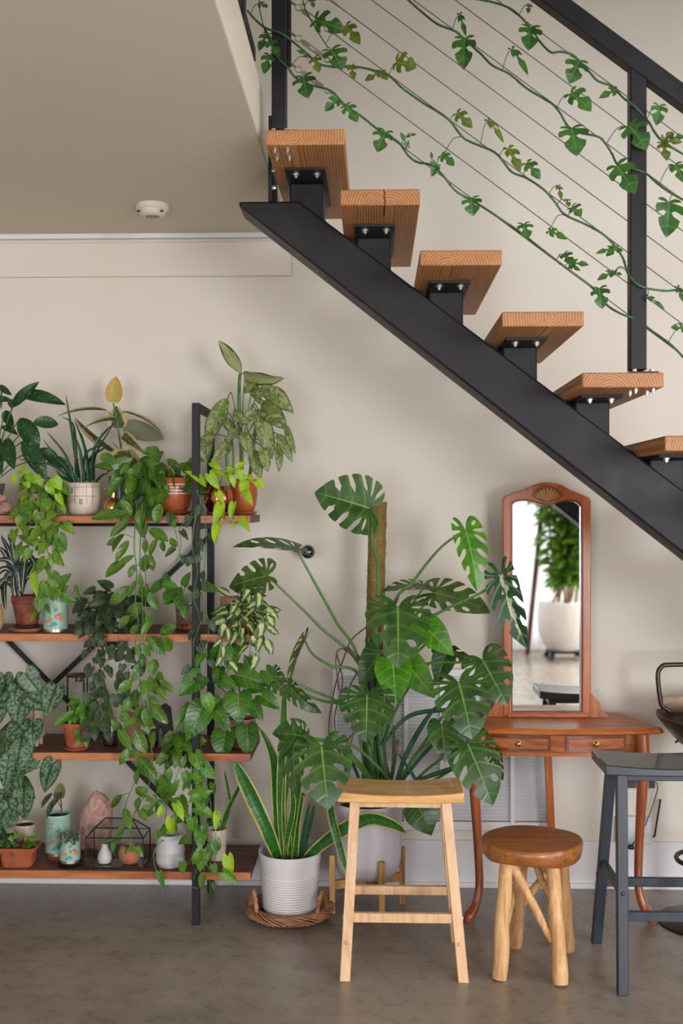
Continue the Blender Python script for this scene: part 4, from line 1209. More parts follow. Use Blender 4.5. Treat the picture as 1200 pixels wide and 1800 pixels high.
BL = [[(140, 848), (130, 780), (115, 690)], [(135, 848), (133, 780), (128, 745), (107, 732)], [(133, 848), (115, 800), (81, 757)], [(130, 848), (105, 812), (74, 770)], [(160, 848), (166, 790), (180, 765), (206, 740)], [(152, 845), (160, 805), (194, 782)],
      [(158, 848), (150, 790), (130, 735)], [(128, 848), (100, 822), (70, 812), (30, 807)], [(132, 846), (110, 815), (85, 800)], [(165, 848), (168, 800), (200, 745)], [(168, 848), (180, 836), (190, 833)], [(140, 848), (135, 820), (138, 805)], [(146, 848), (150, 800), (172, 785), (186, 778)], [(156, 846), (152, 800), (143, 760)], [(125, 846), (108, 838), (98, 825)], [(150, 848), (140, 790), (128, 760)]]
for b in BL:
    ribbon(lm, [W(x, y, Y + rr.uniform(-.02, .02) - .03 * i) for i, (x, y) in enumerate(b)], PX(rr.uniform(5, 7.5), Y), 'blade', fold=.5)
fin(lm, 'foliage', G['grass'], p)

# brass plant mister
Y = 4.42; c = base_at(199, Y, ZS[0]); M_BR = plain('polished_brass', rgb(190, 156, 88), .2, 1.0, var=.06, scale=50)
p = thing('plant_mister', 'small dome-shaped brass plant mister on the top shelf', 'plant mister', c)
MB().lathe([(.036, 0), (.038, .002), (.0385, .03), (.037, .045), (.030, .058), (.018, .066), (.011, .070), (.011, .078), (.014, .079), (.014, .088), (.006, .092), (.0005, .093)], c, 36).build('body', M_BR, p)
MB().tube([c + Vector((0, 0, .09)), c + Vector((-.001, 0, .155))], .0032, 8).build('pump', M_BR, p)
m = MB().tube([c + Vector((-.008, 0, .085)), c + Vector((-.026, -.004, .100))], .0018, 6); m.ball(c + Vector((-.029, -.005, .103)), .007, 6); m.build('nozzle', M_BR, p)

# variegated rubber plant
rr = R(14); Y = 4.60; c = base_at(214, Y, ZS[0])
p = thing('rubber_plant', 'cream-edged rubber plant with a yellow new leaf, back of the top shelf', 'plant', c)
pot([(.05, 0), (.054, .003), (.054, .15), (.055, .158), (.052, .158), (.05, .14)], c, plain('smoked_glass_vase', rgb(120, 112, 106), .2, var=.1), p, soil=(.05, .14))
sm = MB(); stems(sm, [[.0045, (216, 862), (214, 800), (206, 745), (199, 708)], [.0018, (206, 745), (212, 728), (216, 724)], [.0018, (204, 745), (196, 730), (188, 722)], [.0018, (210, 790), (198, 778)]], Y, .003)
lm = LM(); ln = LM(); lb = LM()
LP(ln, (199, 706), (204, 661), 31, Y, 'ovate', None, .1, .2, .2, 12, 3)
LP(lm, (188, 722), (98, 733), 34, Y, 'lance', 4.5, 1.25, .2, .5, 12, 3); LP(lm, (205, 739), (147, 753), 34, Y - .02, 'lance', 4.42, 1.1, .3, .4, 12, 3)
LP(lm, (206, 795), (131, 733), 34, Y - .02, 'lance', 4.50, -1.3, .3, .3, 12, 3); LP(lm, (208, 752), (204, 713), 36, Y + .03, 'ovate', None, 0, .2, .3, 12, 3)
LP(lm, (215, 724), (292, 773), 36, Y, 'lance', 4.55, -1.2, .3, .7, 12, 3); LP(lb, (222, 748), (289, 772), 36, Y + .03, 'ovate', 4.6, 0, .1, -.4, 12, 3)
LP(lm, (217, 765), (254, 796), 24, Y - .03, 'ovate', 4.5, .3, .3, .6, 12, 3); LP(lm, (226, 798), (186, 834), 42, Y - .05, 'ovate', 4.48, .1, .3, .6, 12, 3); LP(lm, (218, 800), (255, 835), 36, Y, 'ovate', 4.5, .1, .3, .6, 12, 3)
sm.build('stem', G['stem'], p); fin(lm, 'foliage', G['rubber'], p); fin(ln, 'new_leaf', G['rubber_new'], p); fin(lb, 'turned_leaf', G['rubber_back'], p)

# long trailing plant in the striped terracotta pot
rr = R(15); Y = 4.48; zb = ZS[0] + .016; c = base_at(304, Y, zb)
saucer(304, Y, ZS[0], .078, .016, M_TERRAG, 'terracotta saucer under the striped pot on the top shelf')
p = thing('trailing_pothos', 'glossy green vine in a striped terracotta pot, falling in long strands down the shelf', 'plant', c)
sp = pot([(.052, 0), (.057, .004), (.070, .03), (.077, .075), (.078, .13), (.076, .132), (.072, .13), (.071, .115)], c, M_TERRAG, p, soil=(.070, .117))
m = MB()
for z in (.068, .080, .092, .104):
    r = .0765 if z < .075 else .0782
    m.lathe([(r + .0004, z), (r + .0006, z + .0035)], c, 48)
m.build('white_bands', M_WHITE, sp)
sm = MB(); lm = LM(); lf = LM()
bush(lm, sm, (292, 830), 62, 40, .09, 46, 40, 'lance', rr, Y, (300, 852), .52, .9, .55)
bush(lm, sm, (245, 850), 42, 55, .06, 40, 40, 'lance', rr, 4.40, (262, 850), .5, .9, .8)
E5 = [(222, 902, 160, 912, 22), (222, 915, 193, 944, 17), (212, 946, 187, 958, 14), (226, 950, 203, 988, 16), (236, 976, 203, 995, 12), (222, 988, 185, 1015, 24), (262, 930, 296, 952, 22), (277, 946, 263, 979, 14), (286, 950, 288, 970, 12), (258, 975, 252, 1005, 22), (266, 982, 268, 1004, 14), (300, 945, 310, 962, 14),
      (212, 880, 232, 906, 18), (176, 800, 205, 812, 20), (200, 826, 164, 820, 18), (250, 895, 246, 925, 22), (282, 885, 272, 920, 20), (296, 900, 308, 928, 18), (228, 1030, 192, 1066, 22), (250, 1060, 222, 1095, 26), (262, 1092, 248, 1120, 14), (238, 1020, 226, 1050, 10), (258, 1025, 258, 1060, 10), (285, 1120, 300, 1145, 28), (262, 1118, 290, 1150, 26), (310, 1100, 280, 1115, 22)]
leaves(lm, E5, 4.32, 'lance', rr, ns=10)
V = [[(240, 885, 4.36), (236, 960, 4.32), (240, 1000, 4.31), (238, 1060, 4.31), (243, 1100, 4.31), (236, 1150, 4.31), (250, 1210, 4.31)],
     [(250, 885, 4.36), (246, 980, 4.31), (250, 1050, 4.31), (250, 1110, 4.30), (244, 1160, 4.30), (250, 1240, 4.30), (262, 1300, 4.31)],
     [(256, 885, 4.36), (255, 960, 4.32), (256, 1050, 4.31), (252, 1120, 4.31), (262, 1180, 4.31), (272, 1215, 4.31)],
     [(252, 1200, 4.31), (262, 1290, 4.31), (268, 1340, 4.31), (258, 1390, 4.31), (236, 1430, 4.31), (229, 1470, 4.31), (228, 1500, 4.31)],
     [(247, 1215, 4.31), (236, 1270, 4.31), (243, 1320, 4.31), (238, 1370, 4.31), (222, 1410, 4.31), (219, 1440, 4.31)]]
for i, v in enumerate(V):
    vine(lm, sm, v, 4.31, 32, (60, 48, 60, 38, 50)[i], 'lance', rr, .58, .9, .5, .0022, ns=10)
E6 = [(262, 1190, 278, 1222, 20), (280, 1195, 308, 1218, 14), (275, 1205, 292, 1232, 18), (250, 1155, 246, 1190, 20), (244, 1165, 232, 1200, 16), (252, 1195, 258, 1232, 20), (272, 1158, 268, 1185, 24), (265, 1238, 296, 1272, 22), (248, 1245, 262, 1290, 26), (236, 1282, 258, 1325, 26), (225, 1268, 212, 1252, 20), (208, 1282, 232, 1320, 20), (196, 1264, 216, 1286, 16), (243, 1330, 278, 1368, 30), (218, 1420, 230, 1458, 17), (238, 1385, 264, 1402, 20), (222, 1200, 214, 1220, 14), (214, 1186, 216, 1202, 14), (282, 1400, 296, 1385, 18)]
leaves(lm, E6, 4.30, 'lance', rr, ns=10)
sm.build('stem', G['stem'], p); fin(lm, 'foliage', G['green'], p)

# dieffenbachia
rr = R(16); Y = 4.55; zb = ZS[0] + .014; c = base_at(428, Y, zb)
saucer(424, Y, ZS[0], .066, .014, M_TERRA, 'terracotta saucer at the right end of the top shelf')
p = thing('dieffenbachia', 'tall plant with pale mottled drooping leaves at the right end of the top shelf', 'plant', c)
pot([(.038, 0), (.043, .003), (.052, .03), (.056, .07), (.0555, .13), (.054, .132), (.051, .13), (.05, .115)], c, M_TERRAG, p, soil=(.05, .117))
sm = MB(); lm = LM(); ln = LM()
stems(sm, [[.0075, (424, 845), (424, 790), (420, 720), (421, 665), (424, 655)], [.006, (400, 845), (398, 800), (396, 770)], [.0065, (438, 845), (445, 790), (450, 745), (455, 720)], [.004, (410, 845), (410, 800), (408, 770)]], Y, .004)
D = [(424, 655, 384, 598, 25, 0), (427, 655, 500, 665, 16, 1), (432, 665, 458, 712, 22, 0), (455, 682, 516, 728, 36, 0), (462, 705, 504, 755, 36, 0), (453, 718, 478, 808, 34, 0), (450, 722, 420, 750, 20, 0), (400, 700, 362, 785, 34, 0), (372, 750, 362, 818, 12, 0), (395, 745, 420, 765, 20, 0), (425, 760, 442, 802, 24, 0), (408, 775, 372, 812, 24, 0), (422, 755, 400, 775, 22, 0), (444, 790, 458, 844, 26, 0), (460, 785, 470, 830, 22, 0), (486, 762, 514, 814, 20, 0), (503, 748, 520, 800, 15, 0), (487, 780, 490, 830, 16, 0), (500, 700, 510, 722, 14, 0), (430, 690, 452, 672, 14, 0), (352, 770, 360, 800, 16, 0), (410, 728, 438, 745, 20, 0), (468, 740, 500, 735, 20, 0), (436, 760, 425, 790, 22, 0), (395, 735, 410, 760, 16, 0)]
for i, q in enumerate(D):
    tgt = ln if i in (0, 1) else lm
    y0 = Y + rr.uniform(-.08, .06)
    LP(tgt, q[:2], q[2:4], q[4] * (1.0 if i != 1 else 1.8), y0, 'lance', y0 - rr.uniform(0, .08), (1.0 if i == 1 else rr.uniform(-.35, .35)), .35, (.15 if i == 0 else 1.0), 14, 3, ripple=.06, rnd=rr)
    if i > 1: sm.tube(catmull([W(424 + (q[0] - 424) * .25, 770 + (q[1] - 770) * .3, Y), W(424 + (q[0] - 424) * .7, q[1] - 8, Y), W(q[0], q[1], y0)], 4), .0024, 5)
sm.build('stem', G['stem'], p); fin(lm, 'foliage', G['dieff'], p); fin(ln, 'upper_leaves', G['dieff_pale'], p)

# neon pothos in a copper pot
rr = R(17); Y = 4.42; c = base_at(384, Y, ZS[0] + .012)
saucer(384, Y, ZS[0], .05, .012, M_TERRA, 'terracotta saucer under the copper pot')
p = thing('neon_pothos', 'bright yellow-green pothos in a round copper pot on the top shelf', 'plant', c)
pot([(.03, 0), (.036, .003), (.052, .025), (.058, .05), (.055, .08), (.047, .098), (.046, .102), (.043, .1), (.042, .09)], c, plain('copper', rgb(190, 118, 84), .2, 1.0, var=.12, scale=20), p, soil=(.042, .092))
sm = MB(); lm = LM(); lg = LM()
N_ = [(352, 843, 324, 828, 17), (345, 838, 362, 857, 18), (372, 813, 390, 826, 15), (368, 834, 386, 861, 19), (373, 830, 396, 837, 14), (417, 822, 432, 812, 13), (400, 826, 421, 833, 15), (420, 830, 430, 850, 17), (430, 848, 427, 874, 19), (452, 846, 466, 860, 18), (397, 835, 400, 850, 11), (408, 838, 412, 858, 12), (437, 836, 444, 850, 12), (382, 866, 393, 884, 15), (387, 888, 375, 922, 19), (410, 885, 406, 917, 15), (392, 893, 391, 917, 11), (424, 912, 440, 936, 16), (382, 922, 377, 958, 19), (411, 918, 409, 932, 7), (432, 865, 444, 890, 14)]
leaves(lm, N_, 4.33, 'heart', rr)
stems(sm, [[(384, 860, 4.42), (386, 850, 4.36), (376, 840, 4.34), (356, 845, 4.33), (346, 840, 4.33)], [(384, 860, 4.42), (400, 855, 4.36), (424, 850, 4.34), (445, 852, 4.34)], [(380, 862, 4.4), (378, 880, 4.34), (386, 905, 4.33), (410, 920, 4.33), (426, 914, 4.33)], [(375, 862, 4.4), (356, 866, 4.34), (344, 862, 4.32), (352, 880, 4.32), (344, 912, 4.32), (338, 935, 4.32)], [(365, 875, 4.36), (350, 900, 4.32), (330, 915, 4.32), (315, 930, 4.32), (318, 960, 4.32), (308, 990, 4.32)], [(384, 860), (392, 835, 4.36), (415, 825, 4.35)]], 4.34, .0016, 6)
vine(lg, sm, [(344, 900, 4.32), (338, 960, 4.31), (347, 1000, 4.31), (340, 1050, 4.31), (352, 1090, 4.31), (340, 1130, 4.31), (342, 1180, 4.31), (346, 1240, 4.31)], 4.31, 22, 32, 'heart', rr, .8)
vine(lg, sm, [(358, 880, 4.34), (362, 960, 4.33), (356, 1040, 4.32), (366, 1100, 4.31), (360, 1180, 4.31), (358, 1260, 4.31)], 4.31, 20, 36, 'heart', rr, .8)
vine(lg, sm, [(300, 905, 4.34), (312, 950, 4.32), (318, 985, 4.32)], 4.31, 22, 22, 'heart', rr, .6)
sm.build('stem', G['stem'], p); fin(lm, 'foliage', G['neon'], p); fin(lg, 'hanging_leaves', G['micans'], p)

# ============================================================ shelf two
# striped dracaena
rr = R(21); Y = 4.47; zb = ZS[1] + .026; c = base_at(48, Y, zb)
saucer(46, 4.45, ZS[1], .068, .013, plain('white_rimmed_clay', rgb(196, 130, 100), .7, var=.1), 'wide pale-rimmed clay saucer under the striped plant', name='plant_saucer')
saucer(47, 4.46, ZS[1] + .0132, .052, .012, plain('dark_clay', rgb(72, 52, 44), .5), 'dark saucer stacked on the pale-rimmed clay saucer')
p = thing('striped_dracaena', 'plant with white-striped curling strap leaves in a weathered clay pot', 'plant', c)
pot(terra_pot(.042, .062, .115, .28), c, M_TERRAD, p, soil=(.054, .105))
lm = LM()
for b in [[(34, 1045), (18, 975), (2, 940)], [(33, 1045), (26, 970), (14, 938)], [(36, 1045), (30, 975), (40, 950)], [(38, 1045), (44, 985), (50, 956)], [(36, 1045), (42, 985), (56, 982), (67, 1012)], [(34, 1040), (22, 992), (2, 984), (-12, 990)], [(34, 1040), (16, 1002), (-2, 1005), (-16, 1030)], [(33, 1040), (18, 1010), (8, 1030), (10, 1074)], [(35, 1040), (28, 1000), (24, 1030), (34, 1078)], [(37, 1040), (34, 990), (30, 1020), (42, 1080)], [(38, 1040), (48, 1015), (60, 1020), (62, 1050)], [(36, 1040), (50, 1000), (64, 985), (72, 992)], [(34, 1040), (10, 975), (-8, 960)], [(36, 1040), (22, 960), (20, 935)], [(35, 1042), (8, 1020), (-10, 1050)]]:
    ribbon(lm, [W(x, y, Y - .012 * i + rr.uniform(-.015, .015)) for i, (x, y) in enumerate(b)], PX(rr.uniform(10, 13), Y), 'strap', fold=.3, n=7, twist=rr.uniform(-.6, .6))
fin(lm, 'foliage', G['drac'], p)
c = base_at(-9, 4.46, ZS[1])
MB().lathe([(.02, 0), (.026, .004), (.034, .03), (.033, .07), (.026, .098), (.0265, .104), (.0235, .104), (.023, .09)], c, 28).single('ochre_pot', plain('ochre_glaze', rgb(192, 156, 92), .4), 'ochre glazed pot half cut off by the left edge on the second shelf', 'pot', base=c, angle=60)

# illustrated tea tins used as pots
M_TIN = plain('mint_printed_tin', rgb(158, 192, 172), .35, var=.04, scale=20)
M_TRED = plain('coral_print', rgb(188, 92, 92), .4); M_TORG = plain('orange_print', rgb(204, 150, 96), .4); M_TBLU = plain('teal_print', rgb(58, 150, 172), .4)
M_TCRM = plain('cream_print', rgb(226, 208, 180), .4); M_TSKY = plain('pale_blue_print', rgb(140, 190, 204), .4)
def tin(c, r, h, par, bottom=M_BLKP):
    b = MB().lathe([(r, .012), (r, h - .012), (r + .0008, h - .010), (r + .0008, h - .001), (r, h), (r - .002, h), (r - .002, h - .02)], c, 40).build('tin', M_TIN, par, angle=50)
    MB().lathe([(r * .94, 0), (r * .985, .001), (r * .985, .0118)], c, 40).build('tin_foot', M_ZINC, par)
    rf = lambda z: r
    R_ = r + .0007
    def col(mat, shapes, name):
        m = MB()
        for s in shapes: cyl_patch(m, c, R_, s)
        return m.build(name, mat, b, smooth=False)
    s_ = h / .115
    m = MB()
    for z in (.092, .084, .078): cyl_line(m, c, rf, -.040 * s_, z * s_, -.004, z * s_, .0016)
    m.build('printed_text_lines', M_TRED, b, smooth=False)
    m = MB()
    A = ell(.014, .072 * s_, .017, .026 * s_, 24)
    for a, q in zip(A, A[1:] + A[:1]): cyl_line(m, c, rf, a[0], a[1], q[0], q[1], .0022, 2)
    m.build('printed_arch', M_TCRM, b, smooth=False)
    col(M_TSKY, [ell(-.026, .05 * s_, .010, .012 * s_), [(-.036, .02 * s_), (.036, .02 * s_), (.036, .026 * s_), (.0, .029 * s_), (-.036, .025 * s_)]], 'printed_pool')
    R_ = r + .0012
    col(M_TORG, [ell(-.012, .042 * s_, .012, .007 * s_), ell(.038, .045 * s_, .009, .009 * s_), ell(-.03, .036 * s_, .009, .004 * s_)], 'printed_flowers')
    col(M_TRED, [ell(.022, .052 * s_, .014, .008 * s_), ell(.030, .060 * s_, .006, .004 * s_)], 'printed_blossom')
    col(M_TBLU, [ell(.012, .073 * s_, .004, .005 * s_), ell(.018, .077 * s_, .003, .004 * s_), ell(.008, .028 * s_, .012, .007 * s_), ell(-.004, .022 * s_, .006, .004 * s_)], 'printed_bird')
    return b
rr = R(22); Y = 4.44; c = base_at(98, Y, ZS[1])
p = thing('pothos_in_tin', 'small lime and green pothos in a mint illustrated tin on the second shelf', 'plant', c)
tin(c, .0485, .138, p); MB().lathe([(.046, .122), (.0005, .124)], c, 20).build('soil', M_SOIL, p)
sm = MB(); lm = LM(); lg = LM()
leaves(lm, [(95, 1040, 81, 1018, 17), (110, 1043, 88, 1040, 19), (83, 1034, 71, 1053, 17), (112, 1046, 116, 1027, 13), (100, 1050, 88, 1054, 14), (104, 1048, 100, 1030, 13)], Y - .02, 'heart', rr)
leaves(lg, [(103, 1027, 127, 1007, 19), (112, 1050, 136, 1058, 18), (86, 1052, 69, 1069, 17), (133, 1032, 141, 1058, 8), (72, 1045, 62, 1062, 12), (108, 1036, 122, 1030, 12)], Y - .03, 'heart', rr)
stems(sm, [[(100, 1060), (98, 1040), (95, 1038)], [(102, 1060), (106, 1036), (103, 1027)], [(104, 1060), (112, 1050), (126, 1045), (133, 1032)], [(98, 1060), (88, 1048), (83, 1036)]], Y, .0014, 6)
sm.build('stem', G['stem'], p); fin(lm, 'foliage', G['neon'], p); fin(lg, 'darker_leaves', G['green2'], p)

# dark velvet philodendron
rr = R(23); Y = 4.46; c = base_at(212, Y, ZS[1])
p = thing('dark_velvet_philodendron', 'bushy dark velvet-leaved philodendron spilling over the second shelf', 'plant', c)
pot(simple_pot(.045, .062, .085), c, M_CREAM, p, soil=(.056, .07))
sm = MB(); lm = LM()
bush(lm, sm, (195, 1078), 58, 48, .09, 110, 24, 'heart', rr, 4.42, (212, 1080), .85, .5, .5, rmin=.35)
for v in [[(170, 1110, 4.34), (165, 1160, 4.31), (170, 1200, 4.31), (180, 1250, 4.31), (176, 1290, 4.31)], [(188, 1115, 4.34), (182, 1180, 4.31), (176, 1240, 4.31), (186, 1290, 4.31)], [(155, 1105, 4.36), (160, 1150, 4.31), (172, 1185, 4.31)], [(206, 1120, 4.34), (222, 1170, 4.31), (212, 1230, 4.31), (206, 1245, 4.31)], [(225, 1120, 4.34), (225, 1190, 4.31), (222, 1240, 4.31)], [(175, 1110, 4.34), (190, 1150, 4.31), (176, 1200, 4.31), (158, 1240, 4.31), (165, 1290, 4.31)]]:
    vine(lm, sm, v, 4.31, 20, 17, 'heart', rr, .85, pet=.5, rad=.0012)
sm.build('stem', G['brown'], p); fin(lm, 'foliage', G['micans'], p)

# prayer plant
rr = R(24); Y = 4.52; c = base_at(327, Y, ZS[1])
p = thing('prayer_plant', 'prayer plant with herringbone leaves in a small patterned pot behind the shelf post', 'plant', c)
pp = pot(simple_pot(.036, .043, .098), c, plain('mosaic_pot', rgb(150, 122, 112), .5, var=.5, scale=110), p, soil=(.038, .088))
MB().lathe([(.0405, .004), (.043, .018)], c, 30).build('foot_band', M_TERRA, pp)
sm = MB(); lm = LM()
for q in [(290, 1022, 262, 1047, 22), (297, 1032, 292, 1004, 22), (285, 1026, 313, 1031, 16), (308, 1033, 289, 1063, 25), (313, 1034, 317, 1073, 24), (326, 1063, 324, 1088, 18), (350, 1028, 387, 1041, 20), (335, 1030, 352, 1050, 18), (300, 1060, 286, 1040, 16), (322, 1030, 335, 1005, 16)]:
    LP(lm, q[:2], q[2:4], q[4], 4.42 + rr.uniform(-.03, .03), 'ovate', 4.38, rr.uniform(-.4, .4), .2, .5, 10, 2, rnd=rr)
    sm.tube(catmull([W(327, 1075, Y), W((327 + q[0]) / 2, q[1] + 4, 4.47), W(q[0], q[1], 4.42)], 4), .0014, 5)
sm.build('stem', G['brown'], p); fin(lm, 'foliage', G['maranta'], p)

# variegated hoya
rr = R(25); Y = 4.5; c = base_at(414, Y, ZS[1] + .014)
saucer(412, Y, ZS[1], .072, .014, M_TERRA, 'terracotta saucer at the right end of the second shelf')
p = thing('variegated_hoya', 'cream and green variegated trailing plant in a clay pot, right end of the second shelf', 'plant', c)
pot(terra_pot(.045, .062, .12, .3), c, plain('clay_and_glass', rgb(196, 150, 124), .5, var=.15), p, soil=(.054, .11))
sm = MB(); lm = LM()
bush(lm, sm, (425, 1082), 42, 48, .08, 74, 27, 'ovate', rr, 4.42, (414, 1060), .62, .5, .25, rmin=.45)
for v in [[(440, 1060, 4.36), (462, 1080, 4.33), (464, 1110, 4.32), (455, 1150, 4.32)], [(400, 1090, 4.35), (390, 1130, 4.31), (398, 1165, 4.31)], [(430, 1090, 4.34), (440, 1130, 4.31), (436, 1158, 4.31)], [(420, 1060, 4.36), (440, 1040, 4.35), (456, 1052, 4.33), (462, 1070, 4.33)]]:
    vine(lm, sm, v, 4.33, 26, 13, 'ovate', rr, .6, pet=.3)
sm.build('stem', G['stemd'], p); fin(lm, 'foliage', G['hoya'], p)

# ============================================================ shelf three
# satin pothos
rr = R(31); Y = 4.5; zb = ZS[2]; c = base_at(58, Y, zb)
p = thing('satin_pothos', 'large silver-marbled heart-leaf plant hanging down the left edge of the picture', 'plant', c)
MB().lathe([(.042, .034), (.047, .038), (.050, .2), (.050, .212), (.047, .212), (.045, .19)], c, 36).build('pot', plain('blush_stoneware', rgb(206, 178, 156), .5, var=.08), p, angle=50)
MB().lathe([(.046, .195), (.0005, .197)], c, 20).build('soil', M_SOIL, p)
for a in (-2.2, -.75, .75, 2.3):
    MB().lathe([(.009, 0), (.010, .04)], c + Vector((.032 * cos(a - .1), .032 * sin(a - .1), 0)), 14).build('leg', plain('blush_leg', rgb(212, 186, 164), .5) if a < -2 else bpy.data.materials['blush_leg'], p)
sm = MB(); lm = LM(); lu = LM()
S_ = [(45, 1183, 73, 1223, 36), (52, 1226, 92, 1248, 32), (98, 1210, 80, 1262, 38), (22, 1213, 2, 1254, 36), (8, 1186, 14, 1216, 34), (36, 1231, 29, 1275, 40), (36, 1275, 8, 1304, 32), (58, 1270, 57, 1313, 34), (38, 1302, 25, 1364, 44), (60, 1334, 42, 1362, 22), (93, 1342, 78, 1394, 34), (15, 1335, 8, 1390, 26), (32, 1360, 35, 1392, 24), (28, 1385, 3, 1427, 32), (42, 1390, 44, 1443, 38), (6, 1425, -2, 1462, 32), (-4, 1390, -12, 1422, 30), (0, 1285, -8, 1332, 36), (-4, 1236, -12, 1286, 40), (30, 1205, 24, 1235, 30), (-6, 1200, -14, 1240, 34), (14, 1405, 20, 1450, 30), (20, 1430, 12, 1462, 26), (-20, 1300, -30, 1340, 36), (-16, 1350, -26, 1400, 36)]
for i, q in enumerate(S_):
    y0 = 4.34 + rr.uniform(-.05, .03)
    LP(lm, q[:2], q[2:4], q[4] * 1.14, y0, 'heart', y0 - rr.uniform(-.02, .03), rr.uniform(-.3, .3), .15, .5, 12, 3, rnd=rr)
LP(lu, (42, 1373), (63, 1405), 22, 4.36, 'heart', 4.33, .2, .2, .2, 12, 3); LP(lu, (14, 1302), (-6, 1348), 26, 4.34, 'heart', 4.33, .2, .3, .2, 12, 3); LP(lu, (25, 1195), (35, 1205), 14, 4.4, 'heart'); LP(lu, (40, 1190), (33, 1210), 16, 4.4, 'heart')
stems(sm, [[(55, 1240, 4.48), (50, 1215, 4.42), (30, 1210, 4.36), (20, 1240, 4.32), (24, 1300, 4.31), (30, 1350, 4.31), (40, 1395, 4.31)], [(60, 1240, 4.48), (70, 1225, 4.42), (90, 1215, 4.36)], [(50, 1240, 4.48), (20, 1215, 4.4), (0, 1230, 4.33), (-6, 1300, 4.31), (0, 1400, 4.31)], [(35, 1350, 4.31), (60, 1352, 4.31), (82, 1341, 4.31), (92, 1343, 4.31)], [(60, 1240, 4.46), (58, 1268, 4.36)]], 4.33, .0024, 6)
sm.build('stem', G['stem'], p); fin(lm, 'foliage', G['silver'], p); fin(lu, 'turned_foliage', G['monstera_olive'], p)

# hourglass
Y = 4.58; c = base_at(139, Y, ZS[2])
p = thing('hourglass', 'tall glass hourglass in a thin black metal frame with a brass collar', 'hourglass', c)
H = .272; r = .052
for z in (0, H - .006): MB().lathe([(r, 0), (r, .006)], c + Vector((0, 0, z)), 32).build('plate', M_DKST, p)
for a in (radians(200), radians(330), radians(80)): MB().tube([c + Vector((r * .88 * cos(a), r * .88 * sin(a), 0)), c + Vector((r * .88 * cos(a), r * .88 * sin(a), H))], .0035, 8).build('rod', M_DKST, p)
MB().lathe([(.02, .012), (.032, .03), (.034, .07), (.020, .11), (.005, .13), (.005, .136), (.020, .156), (.034, .2), (.03, .235), (.016, .248)], c, 28).build('glass_bulb', M_PANE, p)
MB().lathe([(.017, .245), (.018, .248), (.018, .264), (.016, .266)], c, 28).build('collar', M_BR, p)
MB().lathe([(.018, .013), (.030, .03), (.032, .045), (.0005, .06)], c, 24).build('sand', plain('white_sand', rgb(222, 214, 204), .9), p)

# small pothos in a clay pot
rr = R(32); Y = 4.42; c = base_at(134, Y, ZS[2] + .012)
saucer(134, Y, ZS[2], .052, .013, M_TERRA, 'clay saucer under the small pothos on the third shelf')
p = thing('small_pothos', 'small green pothos in a scalloped clay pot on the third shelf', 'plant', c)
pot(terra_pot(.038, .057, .098, .16, .006), c, M_TERRA, p, soil=(.048, .09))
sm = MB(); lm = LM()
leaves(lm, [(130, 1250, 94, 1277, 15), (141, 1230, 121, 1226, 13), (150, 1240, 132, 1256, 15)], 4.38, 'lance', rr)
bush(lm, sm, (147, 1245), 22, 20, .05, 26, 22, 'heart', rr, 4.41, (136, 1270), .7)
leaves(lm, [(148, 1262, 146, 1282, 14), (160, 1272, 166, 1300, 20), (155, 1290, 152, 1316, 16), (135, 1285, 134, 1300, 11), (140, 1300, 136, 1312, 10)], 4.35, 'heart', rr)
sm.build('stem', G['stem'], p); fin(lm, 'foliage', G['green2'], p)

# jar with bamboo cane
Y = 4.5; c = base_at(194, Y, ZS[2])
p = thing('jar_with_cane', 'glass jar of dark pebbles holding a thick green cane on the third shelf', 'jar', c)
MB().lathe([(.028, 0), (.031, .003), (.031, .09), (.026, .1), (.027, .112), (.025, .112), (.024, .1), (.028, .09), (.028, .006), (.0005, .005)], c, 30).build('jar', M_PANE, p)
MB().lathe([(.027, .006), (.0275, .055), (.0005, .06)], c, 24).build('pebbles', plain('dark_pebbles', rgb(58, 50, 44), .6, var=.6, scale=220, bump=1), p)
m = MB(); P = catmull([W(197, 1290, Y), W(193, 1255, Y), W(186, 1225, Y - .02), (W(178, 1196, Y - .04))], 5)
m.tube(P, [.012 if i % 5 else .0135 for i in range(len(P))], 12); m.build('cane', plain('green_cane', rgb(112, 140, 58), .4, var=.15), p)

# stones on shelf three
def rock(name, px, Y, z, outline, dep, mat, label, seed=0, cat='stone', n=7):
    """standing stone from its outline, thick in depth"""
    P = [W(a, b, Y) for a, b in outline]; cx = sum(q.x for q in P) / len(P); zm = min(q.z for q in P)
    m = MB(); rows = []
    for i, (sc, dy_) in enumerate(((.0, -1), (.55, -.92), (.86, -.6), (1, -.15), (1, .3), (.8, .75), (0, .9))):
        row = []
        for j, q in enumerate(P):
            k = 1 + .06 * noise.noise((j * 1.3, i * 1.7, seed)) * (1 if i else 0)
            cz_ = zm + .45 * (max(w.z for w in P) - zm)
            zz = cz_ + (q.z - cz_) * sc * k
            row.append((cx + (q.x - cx) * sc * k, Y + dy_ * dep, max(z, z + (zz - zm))))
        rows.append(row)
    m.quadgrid(rows, close=True)
    return m.single(name, mat, label, cat, base=(cx, Y, z), smooth=False, weld=True)
M_ROSE = NT('rose_quartz'); f_ = M_ROSE.noise(M_ROSE.coord(), 24, 6, .7, 1.0)
M_ROSE.set(Base_Color=M_ROSE.ramp(f_, [(.35, rgb(176, 120, 104)), (.52, rgb(208, 160, 144)), (.68, rgb(232, 204, 194))]), Roughness=.4, Subsurface_Weight=.15); M_ROSE.bump(f_, .6, .006); M_ROSE = M_ROSE.m
M_REDR = plain('red_banded_stone', rgb(190, 112, 88), .6, var=.3, scale=30, bump=.4)
M_DKR = plain('grey_brown_geode', rgb(104, 90, 88), .7, var=.4, scale=36, bump=.9)
